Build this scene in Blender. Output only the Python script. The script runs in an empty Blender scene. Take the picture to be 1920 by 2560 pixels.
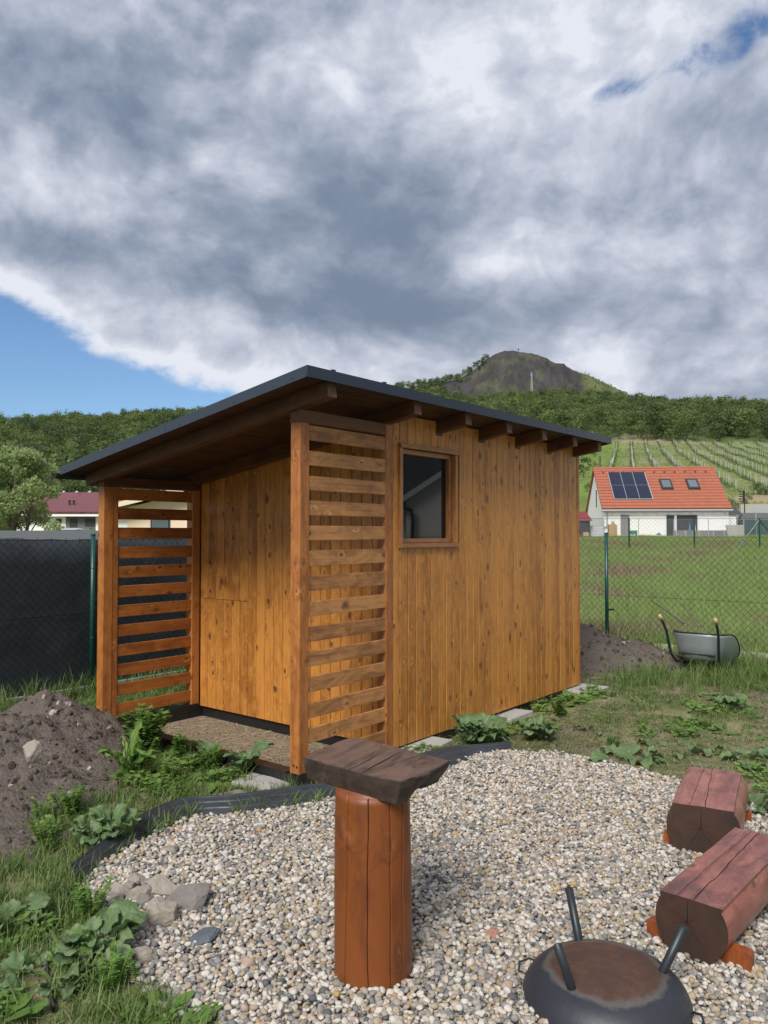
import bpy, bmesh, math, random
import numpy as np
from mathutils import Vector, Matrix, noise as mnoise
random.seed(7); RNG = np.random.default_rng(7)
C = bpy.context.scene.collection
R = math.radians

# ------------------------------------------------------------------ camera
CAMH = 1.6; FPX = 1943.8
cam = bpy.data.cameras.new('camera'); camo = bpy.data.objects.new('camera', cam); C.objects.link(camo)
camo.location = (0, 0, CAMH); camo.rotation_euler = (math.pi/2 + .0278, 0, 0)
cam.sensor_fit = 'VERTICAL'; cam.sensor_height = 24; cam.lens = 24*FPX/2560
cam.clip_start = .05; cam.clip_end = 6000
bpy.context.scene.camera = camo
sc = bpy.context.scene
sc.view_settings.view_transform = 'Standard'; sc.view_settings.look = 'None'
sc.view_settings.gamma = 1; sc.view_settings.use_curve_mapping = False
sc.view_settings.exposure = 0.40

# ------------------------------------------------------------------ node helper
class NT:
    def __init__(s, tree): s.t = tree
    def n(s, typ, *ins, **kw):
        nd = s.t.nodes.new(typ)
        for k, v in kw.items(): setattr(nd, k, v)
        for i, v in enumerate(ins):
            if v is None: continue
            if isinstance(v, bpy.types.NodeSocket): s.t.links.new(v, nd.inputs[i])
            else: nd.inputs[i].default_value = v
        return nd
    def m(s, op, a, b=None, c=None, clamp=False):
        nd = s.n('ShaderNodeMath', a, b, c, operation=op); nd.use_clamp = clamp
        return nd.outputs[0]
    def v(s, op, a, b=None, sc=None):
        nd = s.n('ShaderNodeVectorMath', a, b, operation=op)
        if sc is not None:
            if isinstance(sc, bpy.types.NodeSocket): s.t.links.new(sc, nd.inputs[3])
            else: nd.inputs[3].default_value = sc
        return nd.outputs[1] if op in ('DOT_PRODUCT', 'LENGTH', 'DISTANCE') else nd.outputs[0]
    def mix(s, f, a, b, blend='MIX'):
        nd = s.t.nodes.new('ShaderNodeMix'); nd.data_type = 'RGBA'; nd.blend_type = blend; nd.clamp_factor = True
        for i, v in ((0, f), (6, a), (7, b)):
            if isinstance(v, bpy.types.NodeSocket): s.t.links.new(v, nd.inputs[i])
            else: nd.inputs[i].default_value = (tuple(v)+(1,))[:4] if i else v
        return nd.outputs[2]
    def noise(s, vec, scale, detail=4, rough=.55, dist=0, dim='3D'):
        nd = s.t.nodes.new('ShaderNodeTexNoise'); nd.noise_dimensions = dim
        if vec is not None: s.t.links.new(vec, nd.inputs['Vector'])
        for k, v in (('Scale', scale), ('Detail', detail), ('Roughness', rough), ('Distortion', dist)): nd.inputs[k].default_value = v
        return nd.outputs[0]
    def vor(s, vec, scale, feature='F1', rnd=1):
        nd = s.t.nodes.new('ShaderNodeTexVoronoi'); nd.feature = feature
        s.t.links.new(vec, nd.inputs['Vector']); nd.inputs['Scale'].default_value = scale; nd.inputs['Randomness'].default_value = rnd
        return nd
    def sm(s, x, lo, hi, a=0., b=1.):
        nd = s.t.nodes.new('ShaderNodeMapRange'); nd.interpolation_type = 'SMOOTHSTEP'
        for i, v in enumerate((x, lo, hi, a, b)):
            if isinstance(v, bpy.types.NodeSocket): s.t.links.new(v, nd.inputs[i])
            else: nd.inputs[i].default_value = v
        return nd.outputs[0]
    def ramp(s, f, stops, interp='LINEAR'):
        nd = s.t.nodes.new('ShaderNodeValToRGB'); nd.color_ramp.interpolation = interp
        s.t.links.new(f, nd.inputs[0]); e = nd.color_ramp.elements
        while len(e) < len(stops): e.new(.5)
        for i, (p, c) in enumerate(stops): e[i].position = p; e[i].color = (tuple(c)+(1,))[:4]
        return nd.outputs[0]
    def sep(s, v): nd = s.n('ShaderNodeSeparateXYZ', v); return nd.outputs
    def comb(s, x, y, z): return s.n('ShaderNodeCombineXYZ', x, y, z).outputs[0]

# ------------------------------------------------------------------ sky
SUN_EL, SUN_AZ = R(44), R(201)      # azimuth clockwise from +Y: behind the camera, to the right
w = bpy.data.worlds.new('World'); sc.world = w; w.use_nodes = True
t = NT(w.node_tree); t.t.nodes.clear()
g = t.n('ShaderNodeTexCoord').outputs['Generated']
x, y, z = t.sep(g)
az = t.m('ARCTAN2', x, y); el = t.m('ARCSINE', z)
def px_dir(px, py):
    X = (px-960)/FPX; Z = -(py-1280)/FPX; c, s = math.cos(.0278), math.sin(.0278)
    d = Vector((X, c-Z*s, s+Z*c)).normalized(); return math.atan2(d.x, d.y), math.asin(d.z)
def blob(px, py, sx, sy, amp, rot=0):
    a0, e0 = px_dir(px, py); sx /= FPX; sy /= FPX
    da = t.m('SUBTRACT', az, a0); de = t.m('SUBTRACT', el, e0); c, s = math.cos(rot), math.sin(rot)
    ua = t.m('MULTIPLY_ADD', da, c/sx, t.m('MULTIPLY', de, s/sx)); ue = t.m('MULTIPLY_ADD', da, -s/sy, t.m('MULTIPLY', de, c/sy))
    q = t.m('MULTIPLY_ADD', ua, ua, t.m('MULTIPLY', ue, ue))
    return t.m('MULTIPLY', t.m('EXPONENT', t.m('MULTIPLY', q, -1.)), amp)
def total(lst):
    o = lst[0]
    for q in lst[1:]: o = t.m('ADD', o, q)
    return o
pc = t.comb(t.m('SINE', az), t.m('COSINE', az), t.m('MULTIPLY', el, 1.45))
warp = t.n('ShaderNodeTexNoise', None); t.t.links.new(pc, warp.inputs['Vector']); warp.inputs['Scale'].default_value = 3.5; warp.inputs['Detail'].default_value = 4
pw = t.v('ADD', pc, t.v('SCALE', t.v('SUBTRACT', warp.outputs['Color'], (.5, .5, .5)), sc=.14))
def fvor(vec, scale, det):
    nd = t.vor(vec, scale, 'F1'); nd.inputs['Detail'].default_value = det; nd.inputs['Roughness'].default_value = .5; nd.normalize = True; return nd.outputs['Distance']
n1 = t.noise(pw, 3.2, 5, .5); n2 = fvor(pw, 7.0, 3.); n3 = t.noise(pw, 16., 8, .6)
thick = total([t.m('MULTIPLY', t.m('SUBTRACT', n1, .5), 1.6), t.m('MULTIPLY', t.m('SUBTRACT', n2, .42), 1.45), t.m('MULTIPLY', t.m('SUBTRACT', n3, .5), .95),
    blob(520, 660, 520, 95, .26, -.08), blob(1150, 540, 520, 60, .24), blob(120, 110, 300, 180, .26), blob(90, 620, 240, 60, .36), blob(300, 330, 260, 90, .20, -.3),
    blob(1550, 790, 520, 80, .32), blob(900, 780, 480, 70, .28), blob(1000, 450, 300, 60, .12),
    blob(1270, 670, 130, 45, -.38), blob(800, 150, 260, 130, -.16), blob(1350, 290, 330, 80, -.22, .15), blob(560, 420, 240, 60, -.22),
    blob(60, 420, 200, 60, -.25), blob(110, 780, 110, 38, -.60, -.5), blob(330, 890, 170, 34, -.50, -.25), blob(620, 950, 190, 34, -.2), blob(1700, 420, 300, 60, -.22),
    blob(1650, 960, 350, 60, -.18), blob(560, 800, 160, 40, -.2), blob(1650, 150, 300, 120, -.12)])
thick = t.m('ADD', thick, .52)
cloud = t.ramp(thick, [(.0, (.60, .62, .68)), (.16, (.48, .505, .58)), (.38, (.35, .385, .465)), (.62, (.235, .275, .355)), (.86, (.165, .207, .285)), (1, (.15, .19, .265))])
# blue openings
cov = total([t.m('MULTIPLY', t.m('SUBTRACT', .45, n2), 1.4), t.m('MULTIPLY', t.m('SUBTRACT', n3, .5), 1.5),
    blob(60, 1080, 640, 175, -2.8, -.30), blob(-240, 830, 300, 150, -2.0), blob(420, 1045, 300, 75, -1.7, -.1), blob(1760, 130, 330, 120, -.60, .35), blob(1560, 215, 70, 28, -.36), blob(1880, 70, 120, 40, -.45, .3), blob(1910, 400, 50, 50, -.4),
    blob(-300, 1000, 200, 20, 3.), blob(1880, 960, 80, 30, -.3)])
cov = t.sm(t.m('ADD', cov, .95), .05, .62)
sky = t.n('ShaderNodeTexSky', sky_type='NISHITA'); sky.sun_disc = False; sky.sun_elevation = SUN_EL; sky.sun_rotation = SUN_AZ
sky.air_density = 1.0; sky.dust_density = .6; sky.ozone_density = 2.0
blue = t.mix(1., sky.outputs[0], (.068, .082, .096), 'MULTIPLY')
col = t.mix(cov, blue, cloud)
bg = t.n('ShaderNodeBackground', col, 1.0)
t.t.links.new(bg.outputs[0], t.n('ShaderNodeOutputWorld').inputs[0])
sun = bpy.data.lights.new('sun', 'SUN'); sun.energy = 3.2; sun.angle = R(24); sun.color = (1, .95, .88)
suno = bpy.data.objects.new('sun', sun); C.objects.link(suno)
sd = Vector((math.sin(SUN_AZ)*math.cos(SUN_EL), math.cos(SUN_AZ)*math.cos(SUN_EL), math.sin(SUN_EL)))
suno.rotation_euler = sd.to_track_quat('Z', 'Y').to_euler(); suno.location = (3, -5, 12)

# ------------------------------------------------------------------ materials
def mat(name, fn):
    m = bpy.data.materials.new(name); m.use_nodes = True; t = NT(m.node_tree); t.t.nodes.clear()
    b = t.n('ShaderNodeBsdfPrincipled'); o = t.n('ShaderNodeOutputMaterial'); t.t.links.new(b.outputs[0], o.inputs[0])
    def put(k, v):
        s = b.inputs[k]
        if isinstance(v, bpy.types.NodeSocket): t.t.links.new(v, s)
        else: s.default_value = (tuple(v)+(1,))[:4] if s.type == 'RGBA' else v
    def bump(h, strength=.3, dist=.01):
        bn = t.n('ShaderNodeBump'); bn.inputs['Strength'].default_value = strength; bn.inputs['Distance'].default_value = dist
        t.t.links.new(h, bn.inputs['Height']); t.t.links.new(bn.outputs[0], b.inputs['Normal'])
    fn(t, put, bump); return m
def plain(name, c, rough=.6, metal=0, var=.12, scale=8, spec=.5, bmp=0):
    def f(t, put, bump):
        o = t.n('ShaderNodeTexCoord').outputs['Object']
        n = t.noise(o, scale, 5, .6)
        k = t.m('MULTIPLY_ADD', n, 2*var, 1-var)
        put('Base Color', t.v('SCALE', tuple(c), sc=k)); put('Roughness', rough); put('Metallic', metal); put('Specular IOR Level', spec)
        if bmp: bump(n, bmp, .01)
    return mat(name, f)
def wood(name, light, dark, knot=(.09, .035, .012), rough=.45, fine=1., kn=1., coat=0., patch=None, graincon=1.):
    """long axis of the board = local Z"""
    def f(t, put, bump):
        o = t.n('ShaderNodeTexCoord').outputs['Object']; r = t.n('ShaderNodeObjectInfo').outputs['Random']
        off = t.comb(t.m('MULTIPLY', r, 31.7), t.m('MULTIPLY', r, 17.3), t.m('MULTIPLY', r, 73.1))
        p = t.v('ADD', o, off)
        px_, py_, pz_ = t.sep(p); kd = t.vor(t.comb(t.m('MULTIPLY', t.m('ADD', px_, py_), 6.8), t.m('MULTIPLY', pz_, 4.4), 0.), 1.0); kd.voronoi_dimensions = '2D'
        kq = t.sep(kd.outputs['Color']); kc = kq[0]; d = kd.outputs['Distance']
        ksz = t.m('MULTIPLY', t.m('MULTIPLY_ADD', t.m('MULTIPLY', kc, kc), .12*kn, .022*kn), t.m('GREATER_THAN', kq[1], t.m('MULTIPLY_ADD', t.m('FRACT', t.m('MULTIPLY', r, 7.)), .5, .18)))
        kw = t.noise(p, 55, 3); d2 = t.m('MULTIPLY_ADD', t.m('SUBTRACT', kw, .5), .13, d)
        core = t.sm(t.m('DIVIDE', d2, t.m('MAXIMUM', ksz, .0001)), .45, 1.15, 1., 0.)
        halo = t.m('MULTIPLY', t.sm(d2, .02, .36, 1., 0.), t.m('GREATER_THAN', kq[1], t.m('MULTIPLY_ADD', t.m('FRACT', t.m('MULTIPLY', r, 7.)), .5, .18)))
        gz = t.v('MULTIPLY', p, (34*fine, 34*fine, 1.3))
        gz = t.v('ADD', gz, t.comb(t.m('MULTIPLY', halo, 3.6), 0., t.m('MULTIPLY', halo, 1.4)))
        g1 = t.noise(gz, 1., 4, .55, .8)
        g2 = t.noise(t.v('MULTIPLY', p, (160, 160, 4.)), 1., 3, .6)
        blot = t.noise(t.v('ADD', t.v('MULTIPLY', p, (11., 11., 5.)), t.comb(0., 0., t.m('MULTIPLY', halo, 1.5))), 1., 5, .65, 1.0)
        f0 = t.m('ADD', t.m('MULTIPLY', t.m('SUBTRACT', g1, .5), 1.5*graincon), t.m('MULTIPLY', t.m('SUBTRACT', blot, .5), 2.9))
        f0 = t.m('ADD', f0, t.m('MULTIPLY', t.m('SUBTRACT', g2, .5), .45))
        f0 = t.m('ADD', f0, t.m('MULTIPLY', t.m('SUBTRACT', r, .5), .7))
        f0 = t.m('ADD', f0, .42, None, True)
        c = t.mix(f0, light, dark)
        c = t.mix(t.m('MULTIPLY', t.m('MULTIPLY', halo, t.sm(blot, .4, .6)), .6), c, tuple(.55*a+.45*b for a, b in zip(dark, knot)))
        fl = t.m('MULTIPLY', t.m('MULTIPLY', halo, t.m('SUBTRACT', 1., core)), t.sm(t.noise(t.v('MULTIPLY', p, (30., 30., 16.)), 1., 3, .6), .52, .66))
        c = t.mix(t.m('MULTIPLY', fl, .6), c, tuple(min(.8, 1.5*q+.03) for q in light))
        c = t.mix(t.m('MULTIPLY', core, .85), c, knot)
        if patch:
            pm = t.sm(t.noise(t.v('MULTIPLY', p, (5., 5., 3.)), 1., 4, .65), .50, .68)
            c = t.mix(t.m('MULTIPLY', pm, patch[1]), c, patch[0])
        put('Base Color', c); put('Roughness', t.m('MULTIPLY_ADD', g1, .2, rough-.1)); put('Coat Weight', coat); put('Coat Roughness', .35)
        bump(t.m('ADD', g1, t.m('MULTIPLY', g2, .6)), .25, .004)
    return mat(name, f)
M = {}
M['plank'] = wood('stained_plank', (.53, .225, .044), (.29, .106, .017), rough=.5, coat=.12, kn=1.35)
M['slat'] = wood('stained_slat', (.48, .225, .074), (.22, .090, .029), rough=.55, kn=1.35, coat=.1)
M['slat_red_shaded'] = wood('stained_slat_red_shaded', (.38, .135, .028), (.20, .058, .012), rough=.5, coat=.1, kn=1.3)  # redder slat copy, shade of the left panel darkened into its colour
M['post'] = wood('stained_post', (.43, .165, .038), (.24, .078, .018), rough=.5, kn=1.3, coat=.12)
M['rafter'] = wood('stained_rafter_shaded', (.130, .050, .020), (.062, .024, .011), rough=.55)  # stain darkened further to carry the shade under the roof
M['soffit'] = wood('soffit_board_shaded', (.070, .026, .014), (.034, .013, .008), rough=.6)  # under-roof shade put into the board colour
M['frame'] = wood('window_frame_wood', (.36, .155, .050), (.22, .085, .026), rough=.4, kn=.3, coat=.2)
M['cradle'] = wood('cradle_board', (.32, .085, .020), (.19, .045, .011), rough=.5, kn=.4)
M['slab'] = wood('table_slab', (.150, .092, .069), (.050, .034, .028), rough=.5, kn=.9, fine=.7, patch=((.03, .025, .022), .45), graincon=1.2, coat=.1)
M['slab_edge'] = wood('table_slab_edge', (.060, .038, .028), (.026, .019, .015), rough=.6, kn=.3, fine=.8)
M['tpost'] = wood('table_post', (.190, .053, .009), (.080, .019, .006), rough=.5, kn=.6, fine=.35, coat=.08, graincon=.8)
M['log'] = wood('log_side', (.33, .118, .085), (.16, .048, .034), rough=.45, kn=.8, fine=.5, coat=.3, patch=((.06, .028, .026), .7), graincon=1.2)
M['rustlog'] = wood('pallet_wood', (.52, .36, .18), (.38, .24, .11), rough=.7)
M['plastic'] = plain('black_edging_plastic', (.032, .037, .044), .42, var=.35, scale=14, bmp=.2)
M['blackbeam'] = plain('bitumen_beam', (.012, .012, .013), .45, var=.5, scale=12, bmp=.3)
M['flash'] = plain('anthracite_sheet', (.030, .043, .066), .38, metal=.15, var=.06)
M['gutter'] = plain('black_gutter', (.012, .015, .02), .3)
M['green'] = plain('green_painted_post', (.006, .055, .045), .35, var=.1)
M['dgreen'] = plain('green_wire', (.035, .06, .04), .5, var=.1)
M['gwire'] = plain('dark_wire', (.006, .009, .009), .8, var=.1, spec=.08)
M['greypost'] = plain('grey_post', (.33, .36, .37), .5)
M['white'] = plain('white_render', (.80, .80, .79), .85, var=.04, scale=.6)
M['cream'] = plain('cream_render', (.72, .58, .43), .85, var=.04, scale=.6)
M['grey'] = plain('grey_render', (.13, .135, .15), .8)
M['dark'] = plain('dark_frame', (.025, .028, .03), .5)
M['concrete'] = plain('concrete', (.36, .35, .33), .85, var=.15, scale=9, bmp=.2)
M['kerb'] = plain('pale_kerb', (.56, .55, .52), .85, var=.1, scale=9)
M['rock'] = plain('limestone', (.27, .24, .20), .85, var=.35, scale=16, bmp=.5)
M['rockd'] = plain('grey_stone', (.17, .155, .145), .85, var=.3, scale=16, bmp=.5)
M['slate'] = plain('slate_stone', (.085, .10, .115), .6, var=.3, scale=20, bmp=.3)
M['cut'] = plain('hole_black', (.004, .003, .003), .8)
M['poolgrey'] = plain('pool_wall', (.20, .19, .19), .7)
M['orange'] = plain('orange_plastic', (.65, .12, .03), .5)
M['blueplastic'] = plain('blue_plastic', (.05, .22, .5), .5)
M['greenplastic'] = plain('green_plastic', (.03, .20, .08), .5)
M['whiteplastic'] = plain('white_plastic', (.62, .66, .70), .4, var=.15)
M['darkred'] = plain('dark_red_sheet', (.20, .025, .03), .5)
M['tarp'] = plain('grey_cover', (.26, .27, .28), .7, bmp=.5)
M['carpaint'] = plain('silver_paint', (.55, .58, .6), .25, metal=.3)
M['blockwall'] = plain('concrete_blocks', (.38, .37, .35), .9, var=.2)
M['greenscreen'] = plain('green_screen', (.018, .06, .055), .8)
M['pvc'] = plain('handle_wood', (.48, .34, .20), .6)
M['barrow'] = plain('galvanised_tray', (.40, .45, .48), .38, metal=.55, var=.25, scale=5)
M['barrowframe'] = plain('dark_tube', (.018, .022, .026), .4)
M['rubber'] = plain('rubber', (.02, .02, .02), .8)
def f_glass(t, put, bump):
    put('Base Color', (.006, .007, .009)); put('Roughness', .015); put('IOR', 1.5)
M['glass'] = mat('dark_glass', f_glass)
def f_skyl(t, put, bump):
    put('Base Color', (.10, .13, .15)); put('Roughness', .05); put('IOR', 2.0)
M['skylight'] = mat('skylight_glass', f_skyl)
def f_solar(t, put, bump):
    o = t.n('ShaderNodeTexCoord').outputs['Object']; X, Y, Z = t.sep(o)
    a = t.m('PINGPONG', X, .085); b = t.m('PINGPONG', Y, .085)
    l = t.m('LESS_THAN', t.m('MINIMUM', a, b), .006)
    put('Base Color', t.mix(l, (.008, .011, .035), (.03, .035, .06))); put('Roughness', .12)
M['solar'] = mat('solar_cells', f_solar)
def f_screen(t, put, bump):
    o = t.n('ShaderNodeTexCoord').outputs['Object']; X, Y, Z = t.sep(o)
    wv = t.noise(t.v('MULTIPLY', o, (900, 900, 300)), 1, 2); n = t.noise(o, 3, 4)
    k = t.m('ADD', t.m('MULTIPLY', wv, .6), t.m('MULTIPLY', n, .7))
    put('Base Color', t.v('SCALE', (.040, .052, .064), sc=k)); put('Roughness', .75); bump(n, .5, .05)
M['screen'] = mat('dark_privacy_fabric', f_screen)
M['greyfence'] = plain('grey_privacy_fence', (.105, .118, .135), .6, var=.08, scale=2)
def f_barkw(t, put, bump):
    o = t.n('ShaderNodeTexCoord').outputs['Object']; n = t.noise(t.v('MULTIPLY', o, (6, 6, 1.5)), 3, 5, .65)
    put('Base Color', t.mix(n, (.06, .045, .035), (.17, .14, .11))); put('Roughness', .9); bump(n, .6, .03)
M['bark'] = mat('bark', f_barkw)
def f_soil(t, put, bump):
    o = t.n('ShaderNodeTexCoord').outputs['Object']
    n = t.noise(o, 7, 8, .7); m2 = t.noise(o, 45, 6, .7); v = t.vor(o, 38).outputs['Distance']
    c = t.mix(n, (.082, .067, .056), (.190, .160, .138)); c = t.mix(t.sm(m2, .62, .78), c, (.28, .25, .22))
    c = t.mix(t.sm(m2, .32, .45, 1., 0.), c, (.035, .026, .022))
    put('Base Color', c); put('Roughness', .95); put('Specular IOR Level', .15); bump(t.m('ADD', m2, t.m('MULTIPLY', v, -.6)), .9, .018)
M['soil'] = mat('soil', f_soil)
def f_clod(t, put, bump):
    r = t.n('ShaderNodeObjectInfo').outputs['Random']; o = t.n('ShaderNodeTexCoord').outputs['Object']
    c = t.ramp(r, [(0, (.065, .052, .044)), (.5, (.125, .102, .086)), (.93, (.20, .17, .15)), (.955, (.40, .37, .33)), (1, (.5, .47, .42))])
    put('Base Color', c); put('Roughness', .95); put('Specular IOR Level', .2); bump(t.noise(o, 3, 4), .6, .3)
M['clod'] = mat('soil_clod', f_clod)
def f_ground(t, put, bump):
    c0 = t.n('ShaderNodeAttribute', attribute_name='col').outputs['Color']
    o = t.n('ShaderNodeTexCoord').outputs['Object']
    near = t.sm(t.v('LENGTH', o), 14., 60., 1., 0.)
    n = t.noise(o, 1.3, 6, .65); m2 = t.noise(o, 26, 6, .7); st = t.noise(t.v('MULTIPLY', o, (60, 23, 10)), 1, 4, .7, 1.2); far = t.noise(o, .035, 8, .7)
    k = t.m('ADD', t.m('MULTIPLY', m2, .9), t.m('MULTIPLY', n, .5)); k = t.m('ADD', k, .3)
    k2 = t.m('MULTIPLY_ADD', far, 1.2, .4)
    kk = t.m('ADD', t.m('MULTIPLY', near, k), t.m('MULTIPLY', t.m('SUBTRACT', 1., near), k2))
    c = t.v('SCALE', c0, sc=kk)
    c = t.mix(t.m('MULTIPLY', t.m('MULTIPLY', t.sm(st, .56, .68), near), .6), c, (.30, .25, .15))
    put('Base Color', c); put('Roughness', .95); put('Specular IOR Level', .1); bump(t.m('ADD', m2, st), .7, .02)
M['ground'] = mat('ground', f_ground)
PAL = [(0, (.62, .60, .56)), (.20, (.55, .49, .41)), (.36, (.43, .365, .275)), (.46, (.38, .355, .33)), (.60, (.30, .295, .285)), (.74, (.21, .22, .23)),
       (.81, (.12, .13, .14)), (.85, (.66, .64, .61)), (.91, (.46, .33, .18)), (.94, (.44, .34, .29)), (.97, (.30, .27, .20))]
def f_peb(t, put, bump):
    r = t.n('ShaderNodeObjectInfo').outputs['Random']; o = t.n('ShaderNodeTexCoord').outputs['Object']
    c = t.ramp(r, PAL, 'CONSTANT'); q = t.v('ADD', o, t.comb(t.m('MULTIPLY', r, 91.), t.m('MULTIPLY', r, 37.), 0.))
    n = t.noise(q, 1.6, 5, .65, .5); c = t.v('SCALE', c, sc=t.m('MULTIPLY_ADD', n, .65, .50)); c = t.v('MULTIPLY', c, (1.0, .97, .93))
    c = t.mix(t.sm(t.noise(q, 5, 4, .7), .6, .75, 0., .35), c, (.36, .32, .27))
    put('Base Color', c); put('Roughness', .75); put('Specular IOR Level', .3); bump(n, .3, .2)
M['pebble'] = mat('pebble', f_peb)
def leafmat(name, stops, trans=.25, rough=.55, vein=0):
    def f(t, put, bump):
        r = t.n('ShaderNodeObjectInfo').outputs['Random']; o = t.n('ShaderNodeTexCoord').outputs['Object']
        gi = t.n('ShaderNodeNewGeometry').outputs['Random Per Island']
        k = t.m('ADD', t.m('MULTIPLY', r, .6), t.m('MULTIPLY', gi, .4))
        c = t.ramp(k, stops)
        if vein:
            X, Y, Z = t.sep(o)
            n = t.noise(o, 14, 5, .6); c = t.v('SCALE', c, sc=t.m('MULTIPLY_ADD', n, .9, .55))
            ay = t.m('ABSOLUTE', Y); vv = t.m('PINGPONG', t.m('SUBTRACT', X, t.m('MULTIPLY', ay, .9)), .016)
            lv = t.m('MAXIMUM', t.m('LESS_THAN', vv, .0012), t.m('LESS_THAN', ay, .0022))
            c = t.mix(t.m('MULTIPLY', lv, .35), c, (.26, .34, .20)); c = t.mix(t.sm(t.noise(o, 22, 4, .7), .62, .75, 0., .5), c, (.26, .23, .12)); bump(t.m('ADD', n, t.m('MULTIPLY', lv, -.4)), .6, .01)
        put('Base Color', c); put('Roughness', rough); put('Specular IOR Level', .3)
    m = mat(name, f)
    if trans:
        nt = m.node_tree; b = [n for n in nt.nodes if n.type == 'BSDF_PRINCIPLED'][0]; o = [n for n in nt.nodes if n.type == 'OUTPUT_MATERIAL'][0]
        tr = nt.nodes.new('ShaderNodeBsdfTranslucent'); mx = nt.nodes.new('ShaderNodeMixShader'); mx.inputs[0].default_value = trans
        cs = b.inputs['Base Color'].links[0].from_socket; nt.links.new(cs, tr.inputs[0])
        nt.links.new(b.outputs[0], mx.inputs[1]); nt.links.new(tr.outputs[0], mx.inputs[2]); nt.links.new(mx.outputs[0], o.inputs[0])
    return m
M['grass'] = leafmat('grass_blades', [(0, (.085, .145, .035)), (.4, (.125, .205, .052)), (.75, (.18, .25, .080)), (1, (.27, .29, .13))], trans=.35)
M['lawn'] = leafmat('trampled_grass', [(0, (.10, .14, .05)), (.35, (.155, .19, .075)), (.6, (.24, .235, .12)), (.8, (.34, .295, .18)), (1, (.44, .38, .26))])
M['field'] = leafmat('field_grass', [(0, (.21, .31, .095)), (.5, (.30, .41, .13)), (.8, (.40, .47, .20)), (1, (.50, .50, .32))], trans=.5)
M['dryweed'] = leafmat('dry_weeds', [(0, (.20, .14, .09)), (.5, (.28, .22, .14)), (1, (.36, .32, .22))])
M['bigleaf'] = leafmat('broad_leaf', [(0, (.090, .15, .065)), (.5, (.125, .20, .080)), (1, (.19, .26, .13))], trans=.25, rough=.45, vein=1)
M['herb'] = leafmat('herb_leaf', [(0, (.10, .20, .04)), (.6, (.16, .28, .06)), (1, (.24, .34, .10))], trans=.35)
M['forest'] = leafmat('forest_leaves', [(0, (.085, .085, .060)), (.22, (.075, .105, .045)), (.55, (.125, .175, .055)), (.85, (.205, .265, .085)), (1, (.29, .32, .16))], trans=.42, rough=.8)
M['bushy'] = leafmat('willow_leaves', [(0, (.20, .28, .11)), (.5, (.29, .38, .15)), (1, (.40, .45, .23))], trans=.5, rough=.7)
M['vine'] = leafmat('vine_leaves', [(0, (.10, .15, .05)), (1, (.17, .21, .08))], trans=.2)
M['stake'] = plain('vineyard_stake', (.42, .43, .41), .6)
M['straw'] = plain('straw', (.52, .42, .25), .8)
def f_roof(c1, c2, rows, cols):
    def f(t, put, bump):
        o = t.n('ShaderNodeTexCoord').outputs['Object']; X, Y, Z = t.sep(o)
        ty = t.m('FRACT', t.m('MULTIPLY', Y, rows)); tx = t.m('PINGPONG', X, cols)
        n = t.noise(t.comb(t.m('FLOOR', t.m('DIVIDE', X, cols*2)), t.m('FLOOR', t.m('MULTIPLY', Y, rows)), 0.), 3.3, 0)
        c = t.mix(n, c1, c2)
        put('Base Color', c); put('Roughness', .7); bump(t.m('ADD', ty, t.m('MULTIPLY', tx, 2.)), .6, .03)
    return f
M['rooftile'] = mat('orange_roof_tile', f_roof((.28, .085, .048), (.37, .122, .070), 2.6, .15))
M['purpletile'] = mat('maroon_roof_tile', f_roof((.130, .042, .050), (.17, .06, .07), 3., .15))
M['darktile'] = mat('dark_roof_tile', f_roof((.045, .048, .055), (.06, .065, .07), 3., .15))
def f_bowl(t, put, bump):
    o = t.n('ShaderNodeTexCoord').outputs['Object']; X, Y, Z = t.sep(o)
    r = t.m('SQRT', t.m('ADD', t.m('MULTIPLY', X, X), t.m('MULTIPLY', Y, Y)))
    n = t.noise(o, 9, 6, .65); n2 = t.noise(o, 40, 5, .7)
    rr = t.m('ADD', r, t.m('MULTIPLY', t.m('SUBTRACT', n, .5), .085))
    steel = t.v('SCALE', (.033, .036, .046), sc=t.m('MULTIPLY_ADD', n2, .5, .75))
    ash = t.mix(n2, (.085, .08, .075), (.13, .115, .10))
    rust = t.ramp(t.m('ADD', t.m('MULTIPLY', n2, .35), t.m('MULTIPLY', n, .65)), [(.34, (.060, .034, .028)), (.52, (.090, .045, .030)), (.68, (.15, .070, .032))])
    c = t.mix(t.sm(rr, .196, .215), ash, steel); c = t.mix(t.sm(rr, .170, .196), rust, c)
    ang = t.m('ARCTAN2', Y, X); sv = t.noise(t.comb(t.m('MULTIPLY', ang, 16.), 0., t.m('MULTIPLY', Z, 3.)), 1., 3, .6)
    c = t.mix(t.m('MULTIPLY', t.sm(sv, .62, .72), t.sm(r, .19, .22, 0., .3)), c, (.10, .105, .12))
    put('Base Color', c); put('Metallic', .25); put('Roughness', t.m('MULTIPLY_ADD', t.sm(rr, .15, .18), -.30, .78)); bump(n2, .25, .004)
M['bowl'] = mat('fire_bowl_steel', f_bowl)
M['tube'] = plain('dark_steel_tube', (.028, .036, .042), .42, metal=.4, var=.3, scale=25)
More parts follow.
